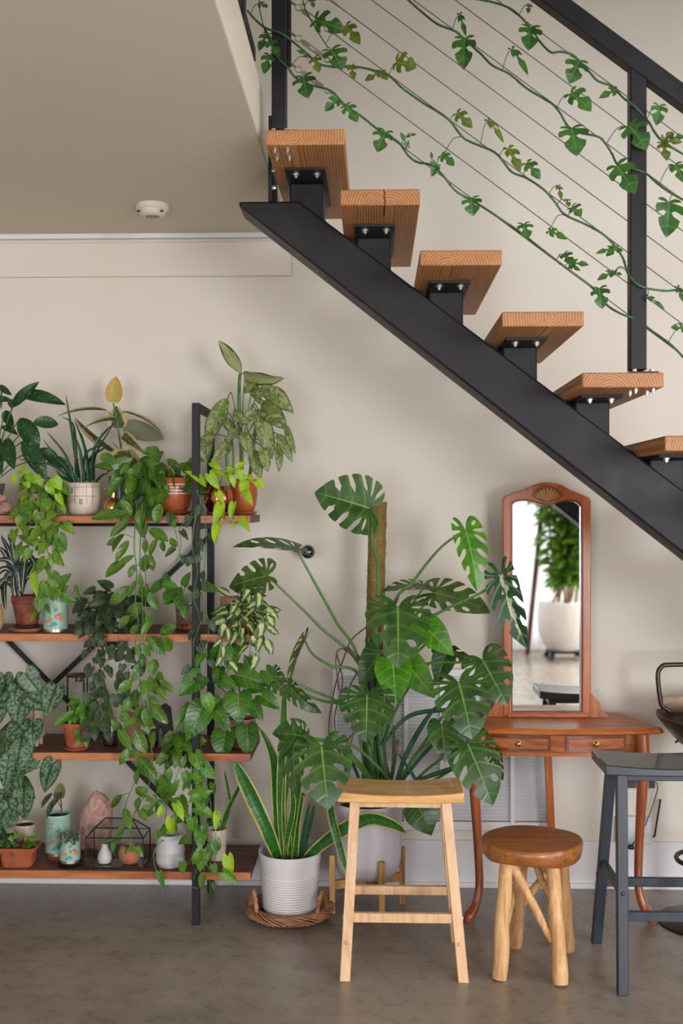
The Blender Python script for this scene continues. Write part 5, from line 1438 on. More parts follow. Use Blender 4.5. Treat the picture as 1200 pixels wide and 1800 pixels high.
rock('red_pink_stone', 230, 4.5, ZS[2], [(219, 1318), (222, 1290), (217, 1272), (224, 1262), (238, 1260), (247, 1276), (245, 1300), (247, 1318)], .022, M_REDR, 'upright red-pink stone slab on the third shelf', 1)
rock('geode', 284, 4.55, ZS[2], [(262, 1308), (266, 1270), (276, 1248), (290, 1238), (300, 1246), (302, 1270), (306, 1306)], .04, M_DKR, 'dark grey-brown geode standing on the third shelf', 2)
rock('crystal_point', 283, 4.46, ZS[2], [(278, 1312), (278, 1290), (282, 1278), (287, 1290), (287, 1312)], .012, plain('pale_purple_quartz', rgb(150, 142, 160), .25, var=.15), 'pale purple crystal point in front of the dark geode', 3, 'crystal')
MB().ball(base_at(239, 4.41, ZS[2] + .016), .018, 8, (1.1, 1, .85), .15).single('round_stone', plain('plum_stone', rgb(92, 66, 70), .6), 'small plum-coloured round stone near the front of the third shelf', 'stone')

# heart-leaf vine in a shallow bowl behind the post
rr = R(33); Y = 4.44; c = base_at(312, Y, ZS[2])
p = thing('heartleaf_vine', 'heart-leaf vine in a shallow clay bowl, lime leaves trailing past the front post', 'plant', c)
pot([(.03, 0), (.036, .003), (.052, .03), (.054, .042), (.052, .044), (.049, .04)], c, M_TERRAG, p, soil=(.049, .038))
sm = MB(); lm = LM(); lg = LM(); ly = LM()
bush(lg, sm, (318, 1312), 30, 26, .06, 34, 26, 'heart', rr, 4.38, (312, 1318), .8)
for v in [[(320, 1320, 4.34), (312, 1360, 4.31), (300, 1390, 4.31)], [(330, 1320, 4.34), (340, 1370, 4.30), (330, 1430, 4.30), (342, 1480, 4.30), (330, 1520, 4.30)], [(300, 1320, 4.34), (290, 1350, 4.31), (285, 1380, 4.31)], [(345, 1330, 4.32), (366, 1390, 4.30), (372, 1450, 4.30), (368, 1530, 4.30), (370, 1570, 4.30)]]:
    vine(lg, sm, v, 4.30, 22, 22, 'heart', rr, .72)
leaves(lm, [(362, 1224, 371, 1255, 24), (342, 1325, 356, 1358, 26), (360, 1350, 379, 1370, 22), (325, 1360, 333, 1389, 18), (298, 1393, 316, 1369, 18), (340, 1358, 358, 1378, 21), (338, 1400, 375, 1390, 25), (346, 1420, 377, 1438, 24), (338, 1438, 341, 1466, 23), (352, 1462, 351, 1495, 24), (357, 1494, 351, 1533, 28), (370, 1484, 381, 1504, 18), (350, 1380, 358, 1400, 18), (393, 1534, 421, 1553, 20), (322, 1415, 330, 1440, 16), (365, 1250, 352, 1280, 14), (348, 1500, 338, 1520, 16)], 4.28, 'heart', rr, ns=10)
leaves(ly, [(310, 1414, 323, 1444, 18), (300, 1440, 304, 1468, 20), (285, 1421, 277, 1439, 14), (381, 1430, 379, 1462, 14), (400, 1506, 406, 1546, 22)], 4.28, 'heart', rr, ns=10)
stems(sm, [[(345, 1330, 4.33), (352, 1390, 4.29), (345, 1440, 4.29), (352, 1500, 4.29), (340, 1545, 4.29)], [(352, 1500, 4.29), (375, 1535, 4.29), (398, 1530, 4.29), (400, 1506, 4.29)], [(350, 1410, 4.29), (320, 1412, 4.29), (302, 1440, 4.29)], [(368, 1480, 4.29), (352, 1555, 4.29), (338, 1560, 4.29)]], 4.29, .0014, 6)
sm.build('stem', G['stem'], p); fin(lg, 'foliage', G['green'], p); fin(lm, 'lime_leaves', G['green2'], p); fin(ly, 'yellow_leaves', G['neon'], p)

# broad-leaf philodendron in the pink pot
rr = R(34); Y = 4.5; c = base_at(424, Y, ZS[2])
p = thing('broadleaf_philodendron', 'broad glossy heart-leaved plant in a pink pot at the right end of the third shelf', 'plant', c)
pot([(.042, 0), (.047, .004), (.054, .06), (.058, .11), (.057, .114), (.053, .112), (.052, .1)], c, plain('dusty_pink_pot', rgb(186, 134, 124), .6, var=.2, scale=40), p, soil=(.052, .102))
sm = MB(); lm = LM()
for q in [(415, 1185, 474, 1206, 44), (385, 1176, 381, 1212, 25), (410, 1140, 399, 1184, 32), (352, 1190, 314, 1224, 44), (356, 1243, 327, 1303, 48), (330, 1243, 306, 1289, 18), (418, 1222, 420, 1274, 51), (443, 1238, 463, 1268, 28), (460, 1222, 492, 1248, 32), (438, 1209, 472, 1213, 20), (468, 1180, 497, 1216, 30), (434, 1278, 436, 1332, 44), (395, 1288, 393, 1338, 48), (390, 1195, 417, 1212, 24), (380, 1248, 406, 1287, 28), (372, 1160, 388, 1130, 22), (440, 1175, 428, 1150, 24), (355, 1150, 345, 1175, 18), (385, 1230, 368, 1262, 24)]:
    y0 = 4.38 + rr.uniform(-.06, .05)
    if q[0] < 362: y0 = 4.30
    LP(lm, q[:2], q[2:4], q[4], y0, 'heart', y0 - .02, rr.uniform(-.25, .25), rr.uniform(.15, .35), .6, 14, 4, rnd=rr)
    sm.tube(catmull([W(424, 1275, Y), W(424 + (q[0] - 424) * .4, 1275 + (q[1] - 1275) * .7, 4.46), W(q[0], q[1], y0 + .004)], 5), .0022, 6)
sm.build('stem', G['stemd'], p); fin(lm, 'foliage', G['heart'], p)

# ============================================================ shelf four
rr = R(41); Y = 4.46; c = base_at(-14, Y, ZS[3])
p = thing('dark_leaf_plant', 'dark green leafy plant half out of the picture at the left of the bottom shelf', 'plant', c)
pot(simple_pot(.035, .045, .08), c, M_BLKP, p, soil=(.04, .07))
sm = MB(); lm = LM(); bush(lm, sm, (2, 1478), 22, 26, .05, 26, 28, 'lance', rr, Y, (-10, 1490), .5)
sm.build('stem', G['brown'], p); fin(lm, 'foliage', G['aglao'], p)
c = base_at(44, 4.6, ZS[3])
p = thing('white_cylinder_pot', 'plain white cylinder pot with a dry sprig at the back of the bottom shelf', 'pot', c)
pot(simple_pot(.043, .045, .115), c, M_CREAM, p, soil=(.040, .107))
sm = MB(); stems(sm, [[(50, 1468), (42, 1455), (32, 1458), (22, 1475)], [(48, 1468), (58, 1460), (62, 1464)]], 4.58, .0014, 5); sm.build('dry_sprig', G['brown'], p)
c = base_at(33, 4.43, ZS[3])
p = thing('clay_trough', 'rectangular clay bonsai trough with small light-green seedlings on the bottom shelf', 'planter', c)
m = MB(); rows = []
def rrect(w, d, r, z, n=6):
    P = []
    for sx, sy, a0 in ((1, 1, 0), (-1, 1, pi / 2), (-1, -1, pi), (1, -1, 3 * pi / 2)):
        for k in range(n + 1): a = a0 + pi / 2 * k / n; P.append((c.x + sx * (w - r) + r * cos(a), c.y + sy * (d - r) + r * sin(a), c.z + z))
    return P
for w, d, z in ((.056, .040, 0), (.060, .044, .006), (.066, .048, .055), (.077, .056, .066), (.079, .058, .078), (.075, .054, .079), (.068, .048, .074)): rows.append(rrect(w, d, .02, z))
m.quadgrid(rows, close=True); m.poly(rows[0][::-1]); m.build('trough', M_TERRA, p, angle=45)
m = MB(); m.poly(rrect(.068, .048, .02, .074)); m.build('soil', M_SOIL, p)
sm = MB(); lm = LM(); bush(lm, sm, (38, 1482), 24, 12, .035, 30, 13, 'ovate', rr, 4.42, (36, 1496), .6, .5, -.1); bush(lm, sm, (10, 1494), 16, 8, .03, 14, 18, 'lance', rr, 4.42, (12, 1498), .4, .5, .0)
sm.build('stem', G['brown'], p); fin(lm, 'foliage', G['lime'], p)

rr = R(42); Y = 4.52; c = base_at(102, Y, ZS[3] + .018)
saucer(102, Y, ZS[3], .046, .02, M_TERRAG, 'clay saucer under the tall tin on the bottom shelf')
p = thing('begonia_in_tin', 'spotted begonia with an olive leaf in the taller mint illustrated tin, bottom shelf', 'plant', c)
tin(c, .050, .162, p); MB().lathe([(.047, .15), (.0005, .152)], c, 20).build('soil', M_SOIL, p)
sm = MB(); lm = LM(); lo = LM(); stems(sm, [[.003, (106, 1445), (108, 1415), (104, 1398)], [.0018, (107, 1420), (98, 1402), (92, 1397)]], Y, .002, 6)
for q in [(108, 1392, 94, 1418, 14), (99, 1403, 82, 1438, 14), (92, 1394, 72, 1421, 12), (104, 1400, 98, 1412, 10)]: LP(lm, q[:2], q[2:4], q[4], Y - .03, 'lance', Y - .06, .4, .3, .5, 10, 2)
LP(lo, (104, 1402), (107, 1376), 20, Y - .02, 'round', None, .2, .2, .3, 10, 2)
sm.build('stem', G['brown'], p); fin(lm, 'foliage', G['spot'], p); fin(lo, 'olive_leaf', G['olive'], p)
Y = 4.43; c = base_at(123, Y, ZS[3] + .014)
saucer(123, Y, ZS[3], .053, .014, M_BLKP, 'dark saucer under the short tin on the bottom shelf')
p = thing('begonia_in_tin', 'tiny white-spotted begonia in the shorter mint illustrated tin, bottom shelf', 'plant', c)
tin(c, .0405, .108, p); MB().lathe([(.038, .098), (.0005, .1)], c, 20).build('soil', M_SOIL, p)
sm = MB(); lm = LM()
for q in [(107, 1462, 103, 1494, 13), (125, 1460, 115, 1484, 16), (128, 1458, 131, 1487, 16), (114, 1462, 112, 1476, 12), (133, 1462, 138, 1480, 11)]:
    LP(lm, q[:2], q[2:4], q[4], Y - .03, 'lance', Y - .045, .2, .35, .6, 10, 2); sm.tube([W(122, 1488, Y), W((122 + q[0]) / 2, q[1] + 4, Y - .01), W(q[0], q[1], Y - .03)], .0013, 5)
sm.build('stem', G['brown'], p); fin(lm, 'foliage', G['spot'], p)
rock('pink_salt_rock', 165, 4.62, ZS[3], [(140, 1500), (137, 1465), (142, 1438), (152, 1418), (160, 1400), (168, 1396), (182, 1402), (192, 1412), (196, 1432), (196, 1465), (192, 1490), (190, 1500)], .04, M_ROSE, 'large upright pink salt rock on the bottom shelf behind the glass terrarium', 4)

# glass house terrarium
x0, x1, y0, y1 = WX(150.5, 4.39), WX(251.5, 4.39), 4.39, 4.525
za, zb, zr = ZS[3] + .003, .318, .378
p = thing('glass_terrarium', 'small house-shaped glass terrarium with black edges on the bottom shelf', 'terrarium', ((x0 + x1) / 2, (y0 + y1) / 2, ZS[3]))
xr0, xr1, ym_ = x0 + .075, x1 - .042, (y0 + y1) / 2
xr0 = WX(185, ym_); xr1 = WX(232, ym_)
E_ = [((x0, y0, za), (x1, y0, za)), ((x0, y1, za), (x1, y1, za)), ((x0, y0, za), (x0, y1, za)), ((x1, y0, za), (x1, y1, za)), ((x0, y0, zb), (x1, y0, zb)), ((x0, y1, zb), (x1, y1, zb)), ((x0, y0, zb), (x0, y1, zb)), ((x1, y0, zb), (x1, y1, zb)),
      ((x0, y0, za), (x0, y0, zb)), ((x1, y0, za), (x1, y0, zb)), ((x0, y1, za), (x0, y1, zb)), ((x1, y1, za), (x1, y1, zb)), ((xr0, ym_, zr), (xr1, ym_, zr)), ((x0, y0, zb), (xr0, ym_, zr)), ((x0, y1, zb), (xr0, ym_, zr)), ((x1, y0, zb), (xr1, ym_, zr)), ((x1, y1, zb), (xr1, ym_, zr))]
m = MB()
for a, b in E_: m.tube([a, b], .0026, 6)
m.build('frame', M_BLKP, p)
m = MB(); e = .0008
m.poly([(x0, y0, za), (x1, y0, za), (x1, y0, zb), (x0, y0, zb)]); m.poly([(x0, y1, za), (x1, y1, za), (x1, y1, zb), (x0, y1, zb)]); m.poly([(x0, y0, za), (x0, y1, za), (x0, y1, zb), (x0, y0, zb)]); m.poly([(x1, y0, za), (x1, y1, za), (x1, y1, zb), (x1, y0, zb)])
m.poly([(x0, y0, zb), (x1, y0, zb), (xr1, ym_, zr), (xr0, ym_, zr)]); m.poly([(x0, y1, zb), (x1, y1, zb), (xr1, ym_, zr), (xr0, ym_, zr)]); m.poly([(x0, y0, zb), (x0, y1, zb), (xr0, ym_, zr)]); m.poly([(x1, y0, zb), (x1, y1, zb), (xr1, ym_, zr)])
m.build('panes', M_PANE, p, smooth=False)
MB().box((x0, y0, za - .0025), (x1, y1, za - .001)).build('base_pane', M_PANE, p, smooth=False)
c = base_at(184, 4.45, za + .0005)
p = thing('bud_vase', 'small speckled white bud vase inside the glass terrarium', 'vase', c)
MB().lathe([(.018, 0), (.024, .003), (.028, .02), (.026, .036), (.015, .06), (.011, .072), (.013, .078), (.011, .078), (.009, .07)], c, 30).build('body', M_WHITE, p)
lm = LM(); LP(lm, (184, 1480), (206, 1475), 14, 4.45, 'lance'); LP(lm, (186, 1482), (170, 1476), 10, 4.45, 'lance'); fin(lm, 'sprig', G['monstera_olive'], p)
c = base_at(229, 4.455, za + .0005)
p = thing('round_clay_pot', 'round orange clay pot with a young vine inside the glass terrarium', 'pot', c)
pot([(.024, 0), (.03, .003), (.044, .022), (.047, .042), (.040, .066), (.036, .072), (.033, .072), (.032, .06)], c, plain('orange_clay', rgb(206, 116, 82), .7, var=.1), p, soil=(.032, .062))
rr = R(43); sm = MB(); lm = LM(); leaves(lm, [(228, 1490, 240, 1494, 14), (226, 1492, 222, 1508, 12), (214, 1496, 212, 1512, 9), (208, 1480, 214, 1470, 14), (200, 1484, 196, 1500, 10)], 4.42, 'heart', rr)
stems(sm, [[(228, 1494), (215, 1480), (203, 1484), (200, 1500), (208, 1512)], [(230, 1494), (228, 1470)]], 4.43, .0012, 5)
sm.build('stem', G['stem'], p); fin(lm, 'foliage', G['green2'], p)

# ribbed white pot with split-leaf vine
rr = R(44); Y = 4.43; c = base_at(299, Y, ZS[3])
p = thing('split_leaf_vine', 'young split-leaf vine in a ribbed grey-white pot on the bottom shelf', 'plant', c)
pot([(.038, 0), (.048, .004), (.056, .022), (.0575, .036), (.054, .045), (.0575, .056), (.0575, .070), (.053, .082), (.053, .094), (.050, .110), (.0505, .128), (.048, .130), (.045, .126), (.045, .11)], c, plain('ribbed_grey_white', rgb(206, 204, 202), .4, var=.1, scale=16), p, soil=(.044, .108))
sm = MB(); lm = LM(); ls_ = LM()
stems(sm, [[(296, 1485, 4.43), (290, 1450, 4.40), (292, 1420, 4.36), (278, 1404, 4.34)], [(300, 1485, 4.43), (306, 1440, 4.38), (318, 1400, 4.34)], [(294, 1482, 4.42), (284, 1478, 4.36), (270, 1500, 4.34), (274, 1530, 4.33), (282, 1545, 4.33)]], 4.38, .0015, 6)
LP(ls_, (276, 1406), (248, 1438), 30, 4.34, 'tetra', 4.32, 0, .2, .4, 12, 4); LP(ls_, (292, 1398), (318, 1420), 24, 4.34, 'tetra', 4.32, 0, .2, .4, 12, 4)
leaves(lm, [(280, 1534, 289, 1562, 14), (281, 1462, 275, 1479, 11), (300, 1440, 312, 1466, 18), (316, 1402, 330, 1428, 18), (292, 1452, 280, 1470, 14)], 4.33, 'heart', rr)
sm.build('stem', G['stem'], p); fin(ls_, 'split_leaves', G['green'], p); fin(lm, 'foliage', G['green2'], p)

# cream grid pot behind the post with a long snake leaf
rr = R(45); Y = 4.52; c = base_at(381, Y, ZS[3])
p = thing('snake_leaf_cutting', 'single long snake-plant leaf in a cream pot with thin grid lines, behind the post', 'plant', c)
q_ = pot(simple_pot(.034, .042, .125), c, M_CREAM, p, soil=(.037, .11))
m = MB(); rf = lambda z: .034 + .008 * min(1, z / .12) + .0003
for z in (.03, .065, .1): cyl_line(m, c, rf, -.05, z, .05, z, .0008, 12)
for a in (-.024, 0, .024): cyl_line(m, c, rf, a, .004, a, .12, .0008, 8)
m.build('painted_pattern', plain('rose_line', rgb(160, 112, 96), .5), q_, smooth=False)
lm = LM(); ribbon(lm, [W(381, 1482, Y), W(398, 1430, 4.5), W(416, 1392, 4.48), W(426, 1372, 4.47)], PX(9, Y), 'strap', fold=.5); ribbon(lm, [W(383, 1480, Y), W(404, 1420, 4.5), W(402, 1395, 4.48), W(394, 1354, 4.47)], PX(7, Y), 'strap', fold=.5)
fin(lm, 'leaf', G['snake'], p)
# ============================================================ monstera on the floor
rr = R(51); YM = 4.54; c = Vector((WX(646, YM), YM, 0)); zpot = .135
ps = thing('plant_stand', 'light wooden four-legged plant stand under the big white pot', 'plant stand', c)
M_STAND = wood('plant_stand_wood', ((150, 104, 54), (188, 138, 80), (206, 160, 102)), (3, 3, 1.5), 'z', .45, 7)
rad_ = .152; a0 = radians(-68)
legs_ = [c + Vector((rad_ * cos(a0 + k * pi / 2), rad_ * sin(a0 + k * pi / 2), 0)) for k in range(4)]
for k, q in enumerate(legs_):
    MB().box((q.x - .0115, q.y - .0115, 0), (q.x + .0115, q.y + .0115, .232)).build('leg', M_STAND, ps, bevel=.002)
for a, b, z in ((0, 2, .112), (1, 3, .112)):
    MB().beam(legs_[a] + Vector((0, 0, z)), legs_[b] + Vector((0, 0, z)), .018, .034 if a else .033).build('cross_bar', M_STAND, ps, bevel=.001)
mo = thing('monstera', 'large monstera with split leaves on a moss pole in a white floor pot', 'plant', c + Vector((0, 0, zpot)))
P0 = Vector((c.x, c.y, zpot))
pot([(.085, 0), (.105, .006), (.125, .03), (.134, .07), (.137, .15), (.138, .296), (.136, .300), (.131, .298), (.13, .26)], P0, plain('matte_white_pot', rgb(206, 200, 204), .5, var=.03, scale=6), mo, soil=(.129, .265), n=48)
# moss pole
m = MB(); rows = []
M_MOSS = NT('coir_moss_pole'); f1 = M_MOSS.noise(M_MOSS.coord(), 40, 6, .75); f2 = M_MOSS.noise(M_MOSS.coord(), 7, 3)
cm_ = M_MOSS.ramp(f1, [(.3, rgb(84, 60, 34)), (.46, rgb(146, 112, 62)), (.6, rgb(140, 128, 62)), (.72, rgb(190, 160, 104))])
M_MOSS.set(Base_Color=M_MOSS.mix(M_MOSS.math('MULTIPLY', f2, .2), cm_, rgb(84, 100, 40)), Roughness=.95); M_MOSS.bump(f1, 1.0, .01); M_MOSS = M_MOSS.m
pa, pb = W(651, 1440, 4.56), W(664, 882, 4.56)
for i in range(121):
    q = i / 120; ce = pa.lerp(pb, q); r0 = .036; row = []
    for k in range(28):
        th = 2 * pi * k / 28; r = r0 * (1 + .10 * noise.noise((cos(th) * 4, sin(th) * 4, q * 34)) + .05 * noise.noise((cos(th) * 14, sin(th) * 14, q * 120)))
        row.append(ce + Vector((r * cos(th), r * sin(th), 0)))
    rows.append(row)
m.quadgrid(rows, close=True); m.poly(rows[-1]); m.build('moss_pole', M_MOSS, mo, angle=180)
m = MB()
for k in range(900):   # loose fibres on the pole
    q = rr.random(); th = rr.uniform(0, 2 * pi); ce = pa.lerp(pb, q); n_ = Vector((cos(th), sin(th), 0)); b = ce + n_ * .034
    L = rr.uniform(.004, .012); m.tube([b, b + (n_ + Vector((rr.uniform(-.8, .8), rr.uniform(-.8, .8), rr.uniform(-.8, .8)))) * L], .0005, 3, cap=False)
m.build('pole_fibres', M_MOSS, mo, smooth=False)
ML = [  # bx by tx ty width Yb Yt roll fold droop material petiole
 (648, 893, 552, 866, 104, 4.30, 4.26, .0, .12, .25, 'monstera', [(664, 1045, 4.46), (655, 960, 4.36)]),
 (522, 968, 408, 962, 78, 4.28, 4.20, .98, .15, .4, 'monstera', [(632, 1172, 4.45), (590, 1092, 4.38), (548, 1015, 4.31)]),
 (470, 1012, 402, 1032, 70, 4.40, 4.44, .3, .1, .2, 'monstera_olive', [(640, 1190, 4.48), (560, 1100, 4.44), (510, 1050, 4.42)]),
 (818, 932, 838, 1040, 62, 4.34, 4.30, -.35, .25, .4, 'monstera_young', [(684, 1092, 4.46), (728, 1020, 4.42), (775, 962, 4.37)]),
 (881, 1012, 926, 1140, 62, 4.30, 4.25, .55, .3, .5, 'monstera_var', [(700, 1130, 4.46), (770, 1078, 4.40), (845, 1042, 4.33)]),
 (699, 1068, 700, 1174, 110, 4.22, 4.12, .0, .15, .5, 'monstera', [(672, 1190, 4.45), (690, 1120, 4.36), (706, 1075, 4.25)]),
 (745, 1032, 672, 1040, 80, 4.52, 4.48, 1.05, .1, .4, 'monstera_olive', [(680, 1140, 4.5), (720, 1070, 4.52)]),
 (762, 1042, 862, 1078, 72, 4.50, 4.44, -.45, .1, .5, 'monstera_olive', [(684, 1150, 4.5), (725, 1090, 4.5)]),
 (742, 1098, 798, 1154, 56, 4.42, 4.38, 0, .2, .5, 'plain_young', [(680, 1170, 4.47), (710, 1120, 4.44)]),
 (690, 1166, 697, 1240, 68, 4.34, 4.28, 0, .2, .5, 'plain_young', [(668, 1260, 4.47), (675, 1200, 4.4)]),
 (716, 1166, 764, 1228, 56, 4.38, 4.34, .2, .2, .5, 'plain_young', [(676, 1270, 4.48), (695, 1205, 4.42)]),
 (668, 1148, 630, 1204, 56, 4.44, 4.40, 0, .2, .5, 'plain_dark', [(660, 1240, 4.48)]),
 (645, 1222, 643, 1305, 94, 4.22, 4.14, 0, .15, .5, 'monstera', [(655, 1330, 4.47), (645, 1270, 4.36)]),
 (806, 1200, 830, 1300, 99, 4.20, 4.12, 0, .15, .5, 'monstera', [(690, 1385, 4.5), (735, 1320, 4.42), (790, 1240, 4.28)]),
 (848, 1160, 892, 1240, 82, 4.24, 4.17, .2, .2, .6, 'monstera', [(690, 1200, 4.46), (745, 1168, 4.4), (810, 1164, 4.3)]),
 (776, 1274, 782, 1340, 54, 4.30, 4.26, 0, .2, .4, 'plain_dark', [(690, 1385, 4.5), (730, 1330, 4.42), (768, 1290, 4.33)]),
 (822, 1308, 866, 1416, 86, 4.22, 4.16, 0, .15, .5, 'monstera', [(700, 1395, 4.5), (760, 1345, 4.4), (810, 1312, 4.28)]),
 (565, 1312, 577, 1424, 100, 3.88, 3.80, 0, .15, .5, 'monstera', [(690, 1385, 4.48), (640, 1325, 4.25), (590, 1297, 3.98)]),
 (534, 1296, 478, 1290, 62, 4.14, 4.10, .5, .2, .7, 'monstera', [(660, 1380, 4.48), (600, 1310, 4.3)]),
 (516, 1300, 524, 1402, 56, 4.16, 4.10, .5, .25, .5, 'monstera', [(660, 1385, 4.48), (590, 1310, 4.3)]),
 (535, 1125, 507, 1228, 26, 4.22, 4.18, .9, .4, .5, 'monstera_olive', [(636, 1200, 4.46), (580, 1170, 4.36), (550, 1150, 4.28)]),
 (510, 1208, 566, 1254, 34, 4.30, 4.26, .5, .3, .9, 'monstera', [(636, 1260, 4.46), (560, 1230, 4.36)]),
 (478, 1185, 512, 1226, 40, 4.36, 4.30, .3, .3, .9, 'monstera', [(620, 1260, 4.46), (540, 1210, 4.4)]),
 (735, 1418, 758, 1469, 62, 4.34, 4.32, 0, .2, .5, 'plain_dark', [(700, 1400, 4.46)]),
 (762, 1122, 832, 1158, 44, 4.50, 4.46, .9, .3, .8, 'monstera', [(690, 1210, 4.5), (730, 1150, 4.5)]),
 (782, 1150, 766, 1204, 44, 4.48, 4.46, 0, .3, .6, 'plain_dark', [(690, 1260, 4.5), (740, 1180, 4.5)]),
 (870, 1322, 884, 1372, 28, 4.42, 4.40, .6, .3, .6, 'monstera', [(720, 1395, 4.5), (800, 1350, 4.45)]),
]
st = MB()
M_PET = plain('monstera_petiole', rgb(86, 128, 60), .4, var=.12, scale=30)
for i, (bx, by, tx, ty, w, Yb, Yt, roll, fold, droop, mt, pet) in enumerate(ML):
    lm = LM(); sh = 'heart' if mt.startswith('plain') else 'monstera'
    mm = {'plain_young': G['monstera_young'], 'plain_dark': G['monstera']}.get(mt) or G[mt]
    LP(lm, (bx, by), (tx, ty), w, Yb, sh, Yt, roll, fold, droop, 28, 8, rnd=rr, holes=.7, gap=.44)
    o = fin(lm, 'leaf', mm, mo)
    root = W(648 + (i % 5) * 5 - 10, 1405, 4.5)
    pp_ = [W(*q) for q in pet]
    P = catmull([root] + pp_ + [W(bx, by, Yb + .006)], 7)
    pm = MB().tube(P, [.0072, .0042], 8); pm.build('petiole', M_PET, mo)
m = MB()
for P in [[(664, 1280, 4.5), (672, 1340, 4.48), (690, 1395, 4.5)], [(640, 1250, 4.48), (650, 1330, 4.46), (660, 1400, 4.5)], [(655, 1180, 4.5), (668, 1290, 4.49), (675, 1400, 4.5)], [(648, 1120, 4.51), (655, 1200, 4.49), (668, 1300, 4.49)]]:
    m.tube(catmull([W(*q) for q in P], 8), [.016, .020], 10)
m.build('main_stem', G['stemd'], mo)
for P in [[(668, 1092), (640, 1105), (612, 1135), (640, 1160)], [(612, 1135), (596, 1180), (585, 1225), (578, 1290), (600, 1330), (625, 1390)], [(592, 1150), (602, 1200), (588, 1260), (596, 1320), (618, 1372), (632, 1400)], [(630, 1160), (600, 1140), (590, 1160), (596, 1215)], [(640, 1280), (612, 1300), (608, 1350), (616, 1385)], [(690, 1330), (700, 1300), (690, 1370), (680, 1400)], [(628, 1180), (612, 1220), (620, 1290), (606, 1340), (612, 1392)], [(700, 1050), (690, 1075), (684, 1110), (690, 1150)]]:
    MB().tube(catmull([W(x, y, 4.44 + rr.uniform(-.03, .03)) for x, y in P], 6), [.0032, .0024], 6).build('aerial_root', plain('aerial_root_brown', rgb(98, 68, 50), .8) if 'aerial_root_brown' not in bpy.data.materials else bpy.data.materials['aerial_root_brown'], mo)
# narrow offshoots low in the pot, some yellow-edged
lm = LM()
for b, w in (([(700, 1398, 4.48), (735, 1372, 4.44), (790, 1352, 4.42), (850, 1330, 4.4)], 9), ([(690, 1395, 4.48), (712, 1330, 4.46), (745, 1270, 4.44), (772, 1235, 4.43)], 10), ([(684, 1395, 4.48), (692, 1330, 4.46), (690, 1270, 4.45)], 8), ([(690, 1395, 4.48), (740, 1330, 4.44), (788, 1285, 4.42), (830, 1268, 4.42)], 8), ([(670, 1310, 4.46), (720, 1258, 4.46), (800, 1248, 4.44), (850, 1252, 4.43)], 9), ([(700, 1325, 4.47), (725, 1362, 4.44), (745, 1398, 4.42)], 7), ([(640, 1395, 4.48), (618, 1340, 4.45), (590, 1310, 4.42)], 7)):
    ribbon(lm, [W(*q) for q in b], PX(w, 4.45), 'strap', fold=.5)
fin(lm, 'narrow_leaves', G['snakeg'], mo)
lm = LM(); ribbon(lm, [W(600, 1400, 4.48), W(580, 1396, 4.40), W(584, 1440, 4.33), W(600, 1500, 4.31), W(608, 1530, 4.31)], PX(16, 4.4), 'strap', fold=.5); fin(lm, 'drooping_leaf', G['snake'], mo)

# ============================================================ snake plant, basket tray
rr = R(52); YSn = 4.44; c = Vector((WX(509.5, YSn), YSn, 0))
M_WICK = wood('woven_willow', ((128, 82, 54), (170, 118, 84), (196, 146, 112)), (6, 6, 6), 'x', .6, 7)
tb = thing('wicker_tray', 'round woven willow tray with two loop handles under the snake plant', 'basket', c)
m = MB()
MB().lathe([(.10, .002), (.135, .004), (.135, .010), (.0005, .010)], c, 40).build('base', plain('tray_base', rgb(104, 62, 46), .7, var=.2, scale=30), tb)
nst = 46
for k in range(nst):
    a0_ = 2 * pi * k / nst; P = []
    for j in range(9):
        q = j / 8; a = a0_ + q * 1.15; th = pi * (1.02 - 1.15 * q) + .2 * sin(k)
        rr_ = .150 + .026 * cos(th - .3); z = .030 + .022 * sin(th) 
        P.append(c + Vector((rr_ * cos(a), rr_ * sin(a), max(.004, z))))
    m.tube(P, [.0036, .0030], 6)
for k in range(nst):
    a0_ = 2 * pi * (k + .5) / nst; P = []
    for j in range(7):
        q = j / 6; a = a0_ + q * 1.3; P.append(c + Vector(((.128 + .040 * q) * cos(a), (.128 + .040 * q) * sin(a), .022 + .034 * sin(pi * q) ** .7 * (1 - .3 * q))))
    m.tube(P, .0032, 6)
m.build('woven_ring', M_WICK, tb)
for s in (-1, 1):
    m = MB()
    for t_ in (0, 1, 2):
        P = []
        for j in range(25):
            q = j / 24; a = pi * q
            yy = -.055 + .11 * q
            fa = radians(-30) if s > 0 else radians(205); ra_ = .152; zz_ = .03 + .092 * (sin(a) ** .7 if 0 < q < 1 else 0)
            p_ = Vector((ra_ * cos(fa) - yy * .75 * sin(fa), ra_ * sin(fa) + yy * .75 * cos(fa), zz_))
            tw = 2 * pi * 3 * q + t_ * 2 * pi / 3
            P.append(c + p_ + Vector((.0045 * cos(tw), .0045 * sin(tw) * .6, .004 * sin(tw))))
        m.tube(P, .0042, 6)
    m.build('handle', M_WICK, tb)
zt0 = .0105; P0 = c + Vector((0, 0, zt0))
sn = thing('snake_plant', 'yellow-edged snake plant in a white ribbed pot standing in the wicker tray', 'plant', P0)
hp = EYE - (1495 - VY) * YSn / F - zt0
prof = [(.090, 0), (.098, .004), (.103, .03)]
z = .03
for k in range(14):
    r = .103 + (.116 - .103) * (z / .16); prof += [(r, z), (r + .0014, z + .004), (r, z + .0085)]; z += .0098
prof += [(.1165, .172), (.1185, hp * .8), (.1245, hp - .002), (.1245, hp), (.1215, hp), (.1205, hp - .008), (.116, hp * .75), (.110, hp * .5)]
sp_ = MB().lathe(prof, P0, 56).build('pot', plain('white_plastic_pot', rgb(228, 224, 224), .4, var=.02, scale=6), sn, angle=25)
MB().lathe([(.112, hp * .62), (.0005, hp * .62 + .006)], P0, 28).build('soil', M_SOIL, sn)
